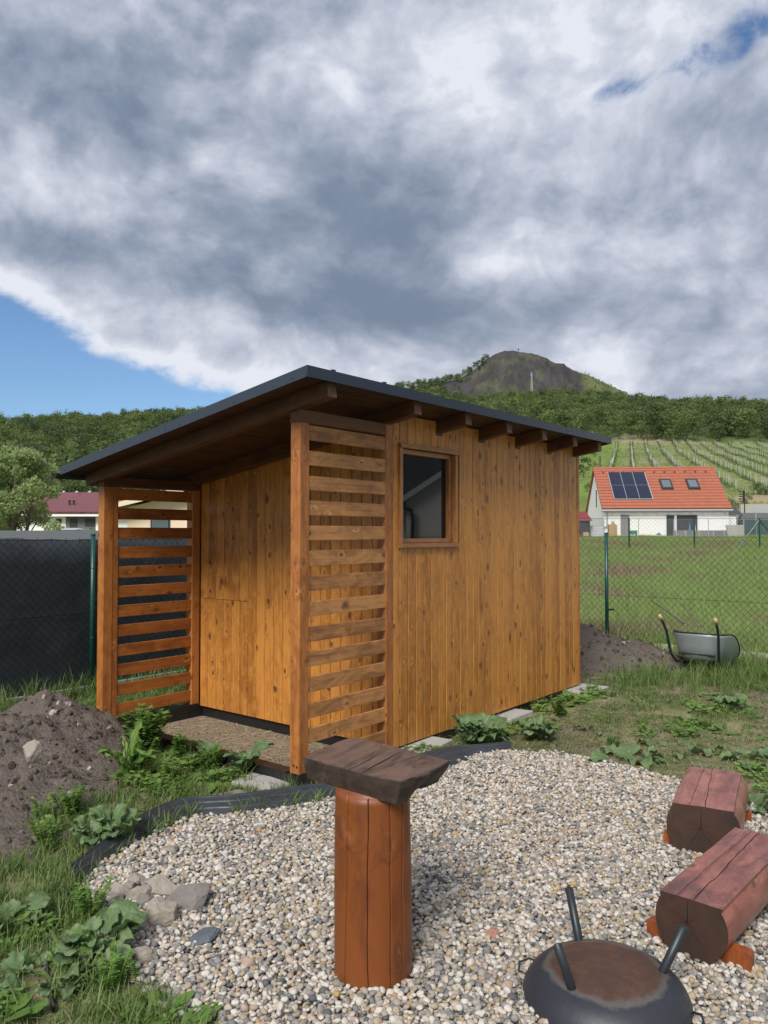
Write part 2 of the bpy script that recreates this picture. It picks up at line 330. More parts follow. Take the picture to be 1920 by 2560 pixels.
def f_logend(t, put, bump):
    o = t.n('ShaderNodeTexCoord').outputs['Object']; X, Y, Z = t.sep(o)
    n = t.noise(o, 6, 4); r = t.m('SQRT', t.m('ADD', t.m('MULTIPLY', X, X), t.m('MULTIPLY', Y, Y)))
    rings = t.m('PINGPONG', t.m('ADD', r, t.m('MULTIPLY', n, .03)), .0045)
    a = t.m('ARCTAN2', Y, X); cr = t.noise(t.comb(t.m('MULTIPLY', a, 14.), t.m('MULTIPLY', r, 5.), 0.), 1.4, 4, .6)
    c = t.mix(t.m('MULTIPLY', t.m('MULTIPLY', rings, 200.), t.sm(t.noise(o, 14, 3), .35, .65)), (.045, .022, .014), (.070, .034, .020))
    c = t.mix(t.sm(n, .45, .7), c, (.028, .016, .013)); c = t.mix(0., c, (.012, .007, .005))
    put('Base Color', c); put('Roughness', .6); bump(rings, .4, .02)
M['logend'] = mat('log_end_grain', f_logend)
def f_rock(t, put, bump):
    c0 = t.n('ShaderNodeAttribute', attribute_name='col').outputs['Color']; o = t.n('ShaderNodeTexCoord').outputs['Object']
    n = t.noise(t.v('MULTIPLY', o, (1, 1, .45)), .035, 10, .7); put('Base Color', t.v('SCALE', c0, sc=t.m('MULTIPLY_ADD', n, 1.6, .2)))
    put('Roughness', .95); put('Specular IOR Level', .1); bump(n, 1., 10.)
M['rockhill'] = mat('rocky_hillside', f_rock)

# ------------------------------------------------------------------ object helpers
def setp(o, label=None, cat=None, group=None, kind=None):
    if label: o['label'] = label
    if cat: o['category'] = cat
    if group: o['group'] = group
    if kind: o['kind'] = kind
    return o
def link(name, me, m=None, parent=None, mtx=None):
    o = bpy.data.objects.new(name, me); C.objects.link(o)
    if m is not None and len(me.materials) == 0: me.materials.append(m)
    if parent is not None: o.parent = parent
    if mtx is not None: o.matrix_local = mtx
    return o
def thing(name, label, cat, loc=(0, 0, 0), rz=0, group=None):
    o = bpy.data.objects.new(name, None); C.objects.link(o); o.location = loc; o.rotation_euler = (0, 0, rz); o.empty_display_size = .1
    return setp(o, label, cat, group)
def pyd(name, vs, fs, smooth=False):
    me = bpy.data.meshes.new(name); me.from_pydata([tuple(v) for v in vs], [], fs); me.update()
    if smooth: me.polygons.foreach_set('use_smooth', [True]*len(me.polygons))
    return me
class MB:
    """collects shapes into one mesh"""
    def __init__(s): s.v = []; s.f = []
    def add(s, vs, fs):
        b = len(s.v); s.v += [tuple(v) for v in vs]; s.f += [tuple(i+b for i in f) for f in fs]
    def box(s, x0, x1, y0, y1, z0, z1):
        s.add([(x0, y0, z0), (x1, y0, z0), (x1, y1, z0), (x0, y1, z0), (x0, y0, z1), (x1, y0, z1), (x1, y1, z1), (x0, y1, z1)],
              [(0, 3, 2, 1), (4, 5, 6, 7), (0, 1, 5, 4), (1, 2, 6, 5), (2, 3, 7, 6), (3, 0, 4, 7)])
    def tube(s, pts, r, n=8, cap=True):
        pts = [Vector(p) for p in pts]; rs = r if isinstance(r, (list, tuple)) else [r]*len(pts); vs = []; fs = []
        for i, p in enumerate(pts):
            d = (pts[min(i+1, len(pts)-1)]-pts[max(i-1, 0)]).normalized()
            a = d.cross(Vector((0, 0, 1))); a = a.normalized() if a.length > 1e-3 else Vector((1, 0, 0)); b = d.cross(a)
            for k in range(n): q = 2*math.pi*k/n; vs.append(p+(a*math.cos(q)+b*math.sin(q))*rs[i])
        for i in range(len(pts)-1):
            for k in range(n): fs.append((i*n+k, i*n+(k+1) % n, (i+1)*n+(k+1) % n, (i+1)*n+k))
        if cap: fs.append(tuple(range(n))[::-1]); fs.append(tuple((len(pts)-1)*n+k for k in range(n)))
        s.add(vs, fs)
    def prism(s, poly, z0, z1):
        n = len(poly); s.add([(p[0], p[1], z0) for p in poly]+[(p[0], p[1], z1) for p in poly],
            [tuple(range(n))[::-1], tuple(range(n, 2*n))]+[(i, (i+1) % n, n+(i+1) % n, n+i) for i in range(n)])
    def build(s, name, m, parent=None, smooth=False, mtx=None):
        return link(name, pyd(name, s.v, s.f, smooth), m, parent, mtx)
def frame3(o, zdir, ydir):
    zd = Vector(zdir).normalized(); xd = Vector(ydir).cross(zd).normalized(); yd = zd.cross(xd)
    return Matrix(((xd.x, yd.x, zd.x, o[0]), (xd.y, yd.y, zd.y, o[1]), (xd.z, yd.z, zd.z, o[2]), (0, 0, 0, 1)))
_bc = {}
def board(name, m, parent, p0, p1, w, th, normal, ch=.003, cutlen=None):
    """board from p0 to p1 (centre line of its outer face), width w, thickness th going against 'normal'; local Z is its length"""
    L = (Vector(p1)-Vector(p0)).length; key = (round(w, 4), round(th, 4), round(L, 4), ch, m.name)
    if key not in _bc:
        a = w/2; prof = [(-a, -ch), (-a+ch, 0), (a-ch, 0), (a, -ch), (a, -th+ch), (a-ch, -th), (-a+ch, -th), (-a, -th+ch)]
        b = MB(); b.prism(prof[::-1], 0, L); me = pyd('board', b.v, b.f); me.materials.append(m); _bc[key] = me
    o = link(name, _bc[key], None, parent); o.matrix_local = frame3(p0, Vector(p1)-Vector(p0), normal); return o
def sstep(a, b, x): q = np.clip((x-a)/(b-a), 0, 1); return q*q*(3-2*q)
# cheap value noise for arrays
_tab = RNG.random((256, 256))
def vn(x, y, s, oct=1):
    o = 0; amp = 1; tot = 0
    for k in range(oct):
        X = np.asarray(x)/s+13.7*k; Y = np.asarray(y)/s+7.3*k; xi = np.floor(X).astype(int); yi = np.floor(Y).astype(int); fx = X-xi; fy = Y-yi
        fx = fx*fx*(3-2*fx); fy = fy*fy*(3-2*fy); g = lambda i, j: _tab[(xi+i) & 255, (yi+j) & 255]
        o = o+amp*((g(0, 0)*(1-fx)+g(1, 0)*fx)*(1-fy)+(g(0, 1)*(1-fx)+g(1, 1)*fx)*fy); tot += amp; amp *= .55; s = s/2.03
    return o/tot
def scatter(name, pos, rot, scl, meshes, label=None, pick=None, kind='stuff', tint=None):
    """one object whose points carry instances of the given meshes (ground cover nobody could count)"""
    pos = np.asarray(pos, float); n = len(pos)
    me = bpy.data.meshes.new(name); me.vertices.add(n); me.vertices.foreach_set('co', pos.ravel())
    at = me.attributes.new('rot', 'FLOAT_VECTOR', 'POINT'); at.data.foreach_set('vector', np.asarray(rot, float).ravel())
    scl = np.asarray(scl, float); scl = np.repeat(scl[:, None], 3, 1) if scl.ndim == 1 else scl
    at = me.attributes.new('scl', 'FLOAT_VECTOR', 'POINT'); at.data.foreach_set('vector', scl.ravel())
    pick = RNG.integers(0, len(meshes), n) if pick is None else pick
    at = me.attributes.new('pick', 'INT', 'POINT'); at.data.foreach_set('value', np.asarray(pick, dtype=np.int32))
    o = bpy.data.objects.new(name, me); C.objects.link(o)
    cl = bpy.data.collections.new(name+'_sources')
    for i, mm in enumerate(meshes):
        so = bpy.data.objects.new('%s_source_%02d' % (name, i), mm); cl.objects.link(so)
    ng = bpy.data.node_groups.new(name+'_nodes', 'GeometryNodeTree')
    ng.interface.new_socket('Geometry', in_out='INPUT', socket_type='NodeSocketGeometry'); ng.interface.new_socket('Geometry', in_out='OUTPUT', socket_type='NodeSocketGeometry')
    N = ng.nodes.new; L = ng.links.new
    gi = N('NodeGroupInput'); go = N('NodeGroupOutput'); ip = N('GeometryNodeInstanceOnPoints'); ci = N('GeometryNodeCollectionInfo')
    ci.inputs[0].default_value = cl; ci.inputs['Separate Children'].default_value = True; ci.inputs['Reset Children'].default_value = True
    def attr(nm, ty): a = N('GeometryNodeInputNamedAttribute'); a.data_type = ty; a.inputs[0].default_value = nm; return a.outputs[0]
    L(gi.outputs[0], ip.inputs['Points']); L(ci.outputs[0], ip.inputs['Instance']); ip.inputs['Pick Instance'].default_value = True
    L(attr('pick', 'INT'), ip.inputs['Instance Index'])
    e2r = N('FunctionNodeEulerToRotation'); L(attr('rot', 'FLOAT_VECTOR'), e2r.inputs[0]); L(e2r.outputs[0], ip.inputs['Rotation'])
    L(attr('scl', 'FLOAT_VECTOR'), ip.inputs['Scale']); L(ip.outputs[0], go.inputs[0])
    md = o.modifiers.new('scatter', 'NODES'); md.node_group = ng
    o['kind'] = kind
    if label: o['label'] = label
    return o

# ------------------------------------------------------------------ terrain
SY = .6807; SA = (-.5348, 4.9362); SS, SCs = math.sin(SY), math.cos(SY)
def UV(x, y): dx = np.asarray(x)-SA[0]; dy = np.asarray(y)-SA[1]; return dx*SS+dy*SCs, -dx*SCs+dy*SS
def WXY(u, v): return SA[0]+u*SS-v*SCs, SA[1]+u*SCs+v*SS
RX = [-1500, -400, 0, 200, 330, 480, 700, 900, 1000, 1200, 1330, 1420, 1560, 1700, 1920, 2400, 4000]
RY = [1105, 1100, 1082, 1074, 1060, 1046, 1030, 1018, 1008, 1008, 1000, 998, 1018, 1036, 1050, 1062, 1080]
def ridge_el(px): return (1334-np.interp(px, RX, RY))/FPX
def H(x, y):
    x = np.asarray(x, float); y = np.asarray(y, float)
    d = np.maximum(y, .01); px = 960+FPX*x/np.maximum(y, np.abs(x)*.35+.01); px = np.clip(px, -1500, 4000)
    er = ridge_el(px)
    dr = np.hypot(x, y)*.25+d*.75
    zr = np.interp(dr, [0, 12, 31, 56, 66, 100, 112, 190, 270, 400, 550], [0, 0, .73, 1.15, 1.25, 5.0, 7.2, 18.7, 32.5, 62*.97, 93])
    zl = np.interp(dr, [0, 12, 50, 90, 150, 300, 450, 550], [0, 0, .3, 1., 6., 24., 55., 80.])
    k = sstep(400, 900, px); z = zl*(1-k)+zr*k
    # last climb to the ridge at 700 m, then down
    zt = er*700+1.6; b = sstep(300, 700, dr); z = z*(1-b)+(np.minimum(dr, 700)*er*(.80+.2*np.clip(dr/700, 0, 1))+1.6)*b
    z = np.where(dr > 700, zt-(dr-700)*.16, z)
    z = z+sstep(120, 300, dr)*(vn(x, y, 60, 3)-.5)*6*(1-sstep(600, 720, dr))
    uu, vv = UV(x, y)
    near = 1-sstep(15, 30, dr); z = z+near*(vn(x, y, 1.1, 3)-.5)*.035*sstep(-.4, 0, np.maximum(np.maximum(-uu, uu-4.2), np.maximum(-vv, vv-2.5)))
    inb = (1-sstep(.0, .12, np.maximum(np.maximum(-uu+.05, uu-4.1), np.maximum(-vv+.04, vv-2.4))))
    z = z-inb*.055
    return np.where(y > 0, z, np.where(near > 0, near*(vn(x, y, 1.1, 3)-.5)*.03, 0))
ang = np.concatenate([np.linspace(-180, -48, 34, endpoint=False), np.linspace(-48, 48, 520, endpoint=False), np.linspace(48, 180, 34, endpoint=False)])
rr = np.concatenate([[0.], np.geomspace(.6, 1700, 330)])
A_, R_ = np.meshgrid(np.radians(ang), rr[1:]); gx = (np.sin(A_)*R_).ravel(); gy = (np.cos(A_)*R_).ravel()
gx = np.append(gx, 0); gy = np.append(gy, 0); gz = H(gx, gy)
na = len(ang); nr = len(rr)-1; fs = []
for i in range(nr-1):
    b = i*na
    fs += [(b+j, b+(j+1) % na, b+na+(j+1) % na, b+na+j) for j in range(na)]
fs += [((j+1) % na, j, nr*na) for j in range(na)]
gme = bpy.data.meshes.new('ground'); gme.from_pydata(np.stack([gx, gy, gz], 1).tolist(), [], [f[::-1] for f in fs]); gme.update()
gme.polygons.foreach_set('use_smooth', [True]*len(gme.polygons))
def zone_colors(x, y):
    px = 960+FPX*x/np.maximum(y, .1); u, v = UV(x, y); n = vn(x, y, .5, 4)
    def mixc(a, b, k): return a*(1-k[:, None])+b*k[:, None]
    c = np.tile(np.array([.13, .12, .06]), (len(x), 1))
    soil = np.array([.17, .14, .11]); straw = np.array([.28, .245, .15]); green = np.array([.13, .16, .06])
    c = mixc(np.tile(straw, (len(x), 1)), np.tile(green, (len(x), 1)), sstep(.35, .6, n)); c = mixc(c, np.tile(soil, (len(x), 1)), sstep(.52, .7, vn(x+9, y, .7, 3)))
    bay = (u > -.1) & (u < 4.3) & (v > -.1) & (v < 2.5); c[bay] = (.23, .19, .14)
    out = np.hypot(x, y) > 11.5
    fld = mixc(np.tile([.25, .31, .115], (len(x), 1)), np.tile([.34, .30, .20], (len(x), 1)), sstep(.45, .65, vn(x, y, 3, 3)))
    c = np.where(out[:, None], fld, c)
    far = (y > 75) & (px > 900)
    bank = (y > 75) & (y < 112) & (px > 1600); c[bank] = (.27, .22, .14)
    c[(y > 75) & (y < 112) & (px > 900) & (px <= 1600)] = (.13, .18, .045)
    vy = (y >= 108) & (y < 272) & (px > 1400)
    vc = mixc(np.tile([.155, .19, .075], (len(x), 1)), np.tile([.23, .20, .12], (len(x), 1)), sstep(.35, .65, vn(x, y, 18, 3))); c = np.where(vy[:, None], vc, c)
    med = (y >= 108) & (y < 272) & (px <= 1560) & (px > 900); c[med] = (.15, .21, .05)
    fr = ((y >= 272) & (px > 600)) | ((y > 110) & (px <= 900)); fc = mixc(np.tile([.075, .10, .035], (len(x), 1)), np.tile([.20, .20, .11], (len(x), 1)), sstep(.52, .66, vn(x, y, 30, 3))); c = np.where(fr[:, None], fc, c)
    return c
def put_cols(me, cols):
    at = me.color_attributes.new('col', 'FLOAT_COLOR', 'POINT'); at.data.foreach_set('color', np.concatenate([cols, np.ones((len(cols), 1))], 1).ravel())
put_cols(gme, zone_colors(gx, gy))
ground = link('ground', gme, M['ground']); ground['kind'] = 'structure'

# rocky hill behind the wooded ridge, 1200 m away
HX = [700, 850, 995, 1035, 1099, 1151, 1191, 1215, 1238, 1261, 1307, 1353, 1400, 1446, 1504, 1556, 1640, 1800, 2000]
HY = [1040, 1010, 975, 966, 957, 944, 918, 897, 883, 877, 880, 893, 912, 931, 957, 984, 1020, 1060, 1100]
D0 = 1200.
sx = np.linspace(700, 2000, 520); ty = np.linspace(-420, 260, 220)
SXg, TY = np.meshgrid(sx, ty); X = (SXg-960)/FPX*D0+0*TY; Yh = D0+TY
rz = (1334-np.interp(SXg, HX, HY))/FPX*D0+1.6
rockm = sstep(1120, 1180, SXg)*(1-sstep(1440, 1470, SXg))
jag = (vn(X, Yh*2.2, 26, 5)-.5); rockband = sstep(1080, 1110, SXg)*(1-sstep(1430, 1460, SXg))
k = np.where(TY < 0, 1.25*rockm+.55*(1-rockm), .35)
jag = jag*sstep(0, 30, -TY)+(vn(X, Yh, 40, 3)-.5)*.12
off = np.where(TY < 0, np.maximum(-TY-8-22*vn(X, X*0, 70, 2), 0)+np.minimum(-TY, 8)*.3, TY)
Z = rz-off*k+jag*(34*rockband+5)*sstep(0, 40, np.abs(TY))
# lower rock shelf to the left
Z = Z+(vn(X, Yh, 8, 3)-.5)*1.5*sstep(2, 12, np.abs(TY))
n1_, n2_ = SXg.shape; idx = np.arange(n1_*n2_).reshape(n1_, n2_)
f_ = np.stack([idx[:-1, :-1], idx[:-1, 1:], idx[1:, 1:], idx[1:, :-1]], -1).reshape(-1, 4)
hme = bpy.data.meshes.new('rocky_hill'); hme.from_pydata(np.stack([X.ravel(), Yh.ravel(), Z.ravel()], 1).tolist(), [], f_.tolist()); hme.update()
hme.polygons.foreach_set('use_smooth', [True]*len(hme.polygons))
rk = rockband*sstep(3, 12, -TY-10*vn(X, Yh, 15, 2)*0)*(1-sstep(0, .0001, TY))*sstep(.30, .42, vn(X+50, Yh*2+Z, 30, 4)+.22)
low = sstep(1060, 1110, SXg)*(1-sstep(1200, 1500, SXg))
cr = np.array([.066, .063, .064]); cgx = np.array([.13, .15, .07])
rk = rk*(1-.40*sstep(.52, .68, vn(X+9, Yh+Z*1.4, 22, 4))); cc = cr*rk[..., None]+cgx*(1-rk[..., None]); cc = cc*(.75+.5*vn(X, Yh*1.5+Z, 12, 4))[..., None]
put_cols(hme, cc.reshape(-1, 3)); rh = link('rocky_hill', hme, M['rockhill']); rh['kind'] = 'structure'

# ------------------------------------------------------------------ the shed
shed = thing('garden_shed', 'honey stained timber garden shed with open slatted bay and dark sloping roof', 'shed', (SA[0], SA[1], 0), math.pi/2-SY)
W_, L_, PW, BB = 2.347, 4.087, .086, .885
SL = .1597; ZU = 2.495                     # underside of the roof boards: ZU - SL*v
def zu(v): return ZU-SL*v
ZW = .042
# posts (each with a small chamfer); outer face flush with v=0 / v=W
def post(u0, v0, z0, z1, name='post', m='post', w=PW):
    return board(name, M[m], shed, (u0+w/2, v0, z0), (u0+w/2, v0, z1), w, w, (0, -1, 0), ch=.004)
p1 = post(0, 0, .082, 2.312); p1['label'] = 'near corner post with two bolt holes at its foot'
post(0, W_-PW, .05, 1.985); post(BB-.012, 0, .05, 2.40); post(BB, W_-PW, .05, 2.02)
for du in (.022, .050):        # bolt holes in the foot of the near post
    b = MB(); b.tube([(-.0006, du, .125+.006*(du > .03)), (.01, du, .125+.006*(du > .03))], .0085, 12); b.build('bolt_hole', M['cut'], p1.parent)
# second stud beside the left post and inner corner studs
board('stud', M['post'], shed, (PW+.026, W_-PW+.004, .07), (PW+.026, W_-PW+.004, 1.985), .05, .07, (0, -1, 0), ch=.003)
board('stud', M['slat'], shed, (.945, .10, .06), (.945, .10, 2.38), .05, .05, (-1, 0, 0), ch=.003)
# header beams
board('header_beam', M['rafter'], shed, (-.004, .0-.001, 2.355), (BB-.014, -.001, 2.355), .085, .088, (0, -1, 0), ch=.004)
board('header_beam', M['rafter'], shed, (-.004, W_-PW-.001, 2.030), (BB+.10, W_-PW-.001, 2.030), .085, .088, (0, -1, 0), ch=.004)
# slats
for i in range(14):
    zt = 2.303-.1626*i; jit = random.uniform(-.003, .003)
    a = board('slat', M['slat'], shed, (PW+.001, .006, zt-.0485+jit), (BB-.0135, .006, zt-.0485+jit+random.uniform(-.002, .002)), .096+random.uniform(-.002, .002), .021, (0, -1, 0), ch=.002)
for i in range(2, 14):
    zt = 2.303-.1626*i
    board('slat', M['slat_red_shaded'], shed, (PW+.053, W_-PW+.012, zt-.0485), (BB-.001, W_-PW+.012, zt-.0485), .096, .021, (0, -1, 0), ch=.002)
# long wall planks, v = 0 face
WU0, WU1, WZ0, WZ1 = 1.052, 1.748, 1.53, 2.235
u = BB+PW-.010; k = 0
edges = [u]
u = 1.033
while u < L_-.03: edges.append(u); u += .0995+random.uniform(-.003, .003)
edges[-1] = L_-.052; 
PT = .019
for a, b in zip(edges[:-1], edges[1:]):
    c = (a+b)/2; w_ = b-a-.0045; dep = random.uniform(-.0008, .0008)
    def pl(z0, z1): board('wall_plank', M['plank'], shed, (c, dep, z0), (c, dep, z1), w_, PT, (0, -1, 0), ch=.005)
    if a < WU1+.02 and b > WU0-.02:
        if b-a > .0: pl(ZW, WZ0-.02 if b > WU0 else zu(0)-.012)
        if b > WU0: pl(WZ1+.02, zu(0)-.012)
    else: pl(ZW, zu(0)-.012)
# joint line half way in the planks (each plank of this wall is two lengths in the photo only at the window)
board('corner_board', M['post'], shed, (L_-.025, -.003, ZW), (L_-.025, -.003, zu(0)-.012), .05, .03, (0, -1, 0), ch=.003)
# bay back wall planks, u = .97 face, looking toward -u
v = .10; UB = .972
vs_ = [.104]
while vs_[-1] < W_-PW-.03: vs_.append(vs_[-1]+.1075)
vs_[-1] = min(vs_[-1], W_-.07)
for a, b in zip(vs_[:-1], vs_[1:]):
    c = (a+b)/2; w_ = b-a-.0045; top = zu(b)-.10+.06
    def pl(z0, z1): board('wall_plank', M['plank'], shed, (UB, c, z0), (UB, c, z1), w_, PT, (-1, 0, 0), ch=.005)
    if a > 1.60: pl(ZW, 1.014); pl(1.018, top)
    else: pl(ZW, top)
# hidden walls: far gable and gutter side, built of the same planks
v = .02; 
while v < W_-.02:
    b = min(v+.11, W_-.0); board('wall_plank', M['plank'], shed, (L_, (v+b)/2, ZW), (L_, (v+b)/2, zu(b)-.02), b-v-.001, PT, (1, 0, 0), ch=.005); v += .11
u = UB+.03
while u < L_-.02:
    b = min(u+.11, L_); board('wall_plank', M['plank'], shed, ((u+b)/2, W_, ZW), ((u+b)/2, W_, zu(W_)-.02), b-u-.001, PT, (0, 1, 0), ch=.005); u += .11
# black base beams
def beam(u0, u1, v0, v1, z0=-.07, z1=.08): b = MB(); b.box(u0, u1, v0, v1, z0, z1); o = b.build('base_beam', M['blackbeam'], shed); return o
beam(-.005, L_-.03, .024, .115, -.06, .07); beam(0, .09, .118, W_-.10, -.07, .078); beam(1.0, 1.09, .118, W_-.10, -.09, .12)
beam(-.003, L_-.03, W_-.095, W_-.022, -.09, .062); beam(L_-.118, L_-.032, .118, W_-.10)
beam(-.004, .10, .0, .0235, -.06, .079)
# rafters
for u1 in (.04, .926, 1.582, 2.205, 2.830, 3.455, 4.02):
    uc = u1-.04; v0, v1 = -.275, W_+.13
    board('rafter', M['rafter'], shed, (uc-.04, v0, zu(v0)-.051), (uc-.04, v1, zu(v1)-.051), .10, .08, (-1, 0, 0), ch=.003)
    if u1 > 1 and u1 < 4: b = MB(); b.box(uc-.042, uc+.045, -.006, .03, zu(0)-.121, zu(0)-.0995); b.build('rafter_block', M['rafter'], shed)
# roof
OU, OV, OU2, OV2 = -.245, -.305, L_+.119, W_+.154
roof = bpy.data.objects.new('roof', None); C.objects.link(roof); roof.parent = shed
v = OV+.012
nrm = Vector((0, -SL, -1)).normalized()
while v < OV2-.02:
    b = min(v+.096, OV2-.004); c = (v+b)/2
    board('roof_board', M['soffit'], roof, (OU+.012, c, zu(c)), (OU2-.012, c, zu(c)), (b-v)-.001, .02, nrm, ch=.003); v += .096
def sl_box(mb, u0, u1, v0, v1, dz0, dz1):   # box whose top and bottom follow the roof pitch (heights above the lip plane)
    z = lambda vv: ZU-.015-SL*vv
    mb.add([(u0, v0, z(v0)+dz0), (u1, v0, z(v0)+dz0), (u1, v1, z(v1)+dz0), (u0, v1, z(v1)+dz0), (u0, v0, z(v0)+dz1), (u1, v0, z(v0)+dz1), (u1, v1, z(v1)+dz1), (u0, v1, z(v1)+dz1)],
           [(0, 3, 2, 1), (4, 5, 6, 7), (0, 1, 5, 4), (1, 2, 6, 5), (2, 3, 7, 6), (3, 0, 4, 7)])
b = MB(); sl_box(b, OU+.004, OU2-.004, OV+.004, OV2+.03, .040, .058)
for i in range(9): sl_box(b, OU+.24+i*.5, OU+.27+i*.5, OV+.02, OV2+.03, .0575, .085)
b.build('metal_sheet', M['flash'], roof)
def flashing(u0, u1, v0, v1, side):
    b = MB(); sl_box(b, u0, u1, v0, v1, .0, .066)
    if side == 'u': sl_box(b, u0-.005, u0+.0005, v0, v1, -.004, .010)
    if side == 'v': sl_box(b, u0, u1, v0-.005, v0+.0005, -.004, .010)
    return b.build('flashing', M['flash'], roof)
flashing(OU, OU+.0035, OV+.004, 1.1, 'u'); flashing(OU-.0015, OU+.002, 1.085, OV2, 'u')
flashing(OU, 1.447, OV, OV+.0035, 'v'); flashing(1.445, 3.162, OV-.0015, OV+.002, 'v'); flashing(3.160, OU2, OV-.003, OV+.001, 'v')
b = MB(); sl_box(b, OU2-.0035, OU2, OV+.004, OV2, 0, .066); b.build('flashing', M['flash'], roof)
b = MB(); sl_box(b, OU, OU2, OV2, OV2+.0035, 0, .05); b.build('fascia', M['flash'], roof)
for vv in (-.19, .35, .92, 1.72, 2.42):      # screws in the verge flashing
    b = MB(); b.tube([(OU-.006, vv, zu(vv)+.0), (OU+.001, vv, zu(vv)+.0)], .005, 8); b.build('screw', M['gutter'], roof)
# half-round gutter
gc = Vector((0, OV2+.052, zu(OV2)-.005)); ri, ro = .040, .0435; vs = []; fs = []; NN = 12
for ui in (OU-.03, OU2+.02):
    for rad in (ro, ri):
        for q in range(NN+1): a = math.pi+math.pi*q/NN; vs.append((ui, gc.y+rad*math.cos(a), gc.z+rad*math.sin(a)))
n = NN+1
for q in range(NN): fs += [(q, q+1, 2*n+q+1, 2*n+q), (n+q, 3*n+q, 3*n+q+1, n+q+1)]
fs += [(0, 2*n, 3*n, n), (n-1, 2*n-1, 4*n-1, 3*n-1)]
fs += [tuple(range(n, 2*n)), tuple(range(0, n))[::-1], tuple(range(3*n, 4*n))[::-1]]
gut = link('gutter', pyd('gutter', vs, fs), M['gutter'], roof)
b = MB(); b.tube([(OU-.03, gc.y+ro, gc.z+.003), (OU2+.02, gc.y+ro, gc.z+.003)], .006, 8); b.build('gutter_bead', M['gutter'], roof)
# window
win = bpy.data.objects.new('window', None); C.objects.link(win); win.parent = shed
def wb(name, u0, u1, z0, z1, v0, v1, m='frame'):
    hor = (u1-u0) > (z1-z0)
    if hor: return board(name, M[m], win, (u0, v0, (z0+z1)/2), (u1, v0, (z0+z1)/2), z1-z0, v1-v0, (0, -1, 0), ch=.002)
    return board(name, M[m], win, ((u0+u1)/2, v0, z0), ((u0+u1)/2, v0, z1), u1-u0, v1-v0, (0, -1, 0), ch=.002)
wb('trim', WU0-.036, WU0, WZ0-.001, WZ1+.001, -.020, .0025); wb('trim', WU1, WU1+.036, WZ0-.001, WZ1+.001, -.020, .0025)
wb('trim', WU0-.038, WU1+.040, WZ1+.002, WZ1+.036, -.030, .0025); wb('sill', WU0-.038, WU1+.040, WZ0-.036, WZ0-.002, -.024, .0025)
wb('frame', WU0-.004, WU0+.040, WZ0, WZ1, .018, .075); wb('frame', WU1-.040, WU1+.004, WZ0, WZ1, .018, .075)
wb('frame', WU0+.041, WU1-.041, WZ1-.035, WZ1+.001, .019, .075); wb('frame', WU0+.041, WU1-.041, WZ0-.001, WZ0+.032, .019, .075)
wb('reveal', WU1+.0, WU1+.018, WZ0, WZ1, -.001, .017)
wb('reveal', WU0-.018, WU0, WZ0, WZ1, -.001, .017)
b = MB(); b.box(WU0+.035, WU1-.035, .052, .060, WZ0+.028, WZ1-.031); b.build('pane', M['glass'], win)
b = MB(); b.box(WU0-.03, WU1+.03, .085, .095, WZ0-.03, WZ1+.03); b.build('backing', M['cut'], win)

# concrete slabs under the shed
def slab(u0, v0, su, sv, rz, label, z=.025, th=.05):
    X, Y = WXY(u0, v0); b = MB(); b.box(-su/2, su/2, -sv/2, sv/2, -th, 0); o = b.build('paving_slab', M['concrete']); o.location = (X, Y, z); o.rotation_euler = (R(random.uniform(-2, 2)), R(random.uniform(-2, 2)), math.pi/2-SY+rz)
    bv = o.modifiers.new('b', 'BEVEL'); bv.width = .004
    return setp(o, label, 'paving slab', 'concrete slabs under the shed base')
slab(1.25, -.04, .42, .30, .1, 'pale concrete slab under the long shed wall behind the table', .028)
slab(2.55, -.06, .40, .22, 0, 'concrete slab half hidden in weeds under the middle of the long wall', .02)
slab(L_-.1, -.10, .42, .34, .05, 'weathered concrete slab under the far corner of the shed', .03)
slab(-.10, .22, .22, .34, .2, 'concrete slab beside the near corner post behind the black edging', .022)

# ------------------------------------------------------------------ neighbouring house reflected in the window, right of the view
nh = thing('neighbour_house', 'white rendered house with dark roof seen reflected in the shed window', 'house', (10.85, 8.48, 0), R(105))
b = MB(); b.box(0, 5.2, -5, -.002, -.2, 2.33); b.add([(0, 0, 0), (5.2, 0, 0), (5.2, 0, 3.5), (3.5, 0, 4.6), (0, 0, 2.33)], [(0, 4, 3, 2, 1)]); b.box(-4, -.001, -5, -.6, -.2, 2.3); b.build('wall', M['white'], nh)
b = MB(); b.add([(-4.5, -.15, 2.15), (5.4, -.15, 2.15), (5.4, -5, 7.6), (-4.5, -5, 7.6), (-4.5, -.15, 2.3), (5.4, -.15, 2.3), (5.4, -5, 7.75), (-4.5, -5, 7.75)], [(0, 1, 2, 3), (4, 7, 6, 5), (0, 4, 5, 1), (1, 5, 6, 2), (2, 6, 7, 3), (3, 7, 4, 0)]); b.build('roof', M['darktile'], nh)
b = MB()
for (xa, za, xb, zb_) in ((-.15, 2.23, 3.55, 4.66), (3.45, 4.66, 5.3, 3.5)): b.add([(xa, .001, za), (xb, .001, zb_), (xb, .16, zb_), (xa, .16, za), (xa, .001, za+.13), (xb, .001, zb_+.13), (xb, .16, zb_+.13), (xa, .16, za+.13)], [(0, 3, 2, 1), (4, 5, 6, 7), (0, 1, 5, 4), (1, 2, 6, 5), (2, 3, 7, 6), (3, 0, 4, 7)])
b.build('bargeboard', M['whiteplastic'], nh)
b = MB(); b.tube([(-.15, .12, 2.2), (.12, .10, 2.1), (.14, .07, 1.9), (.10, .07, 0)], .04, 8); b.build('downpipe', M['dark'], nh)

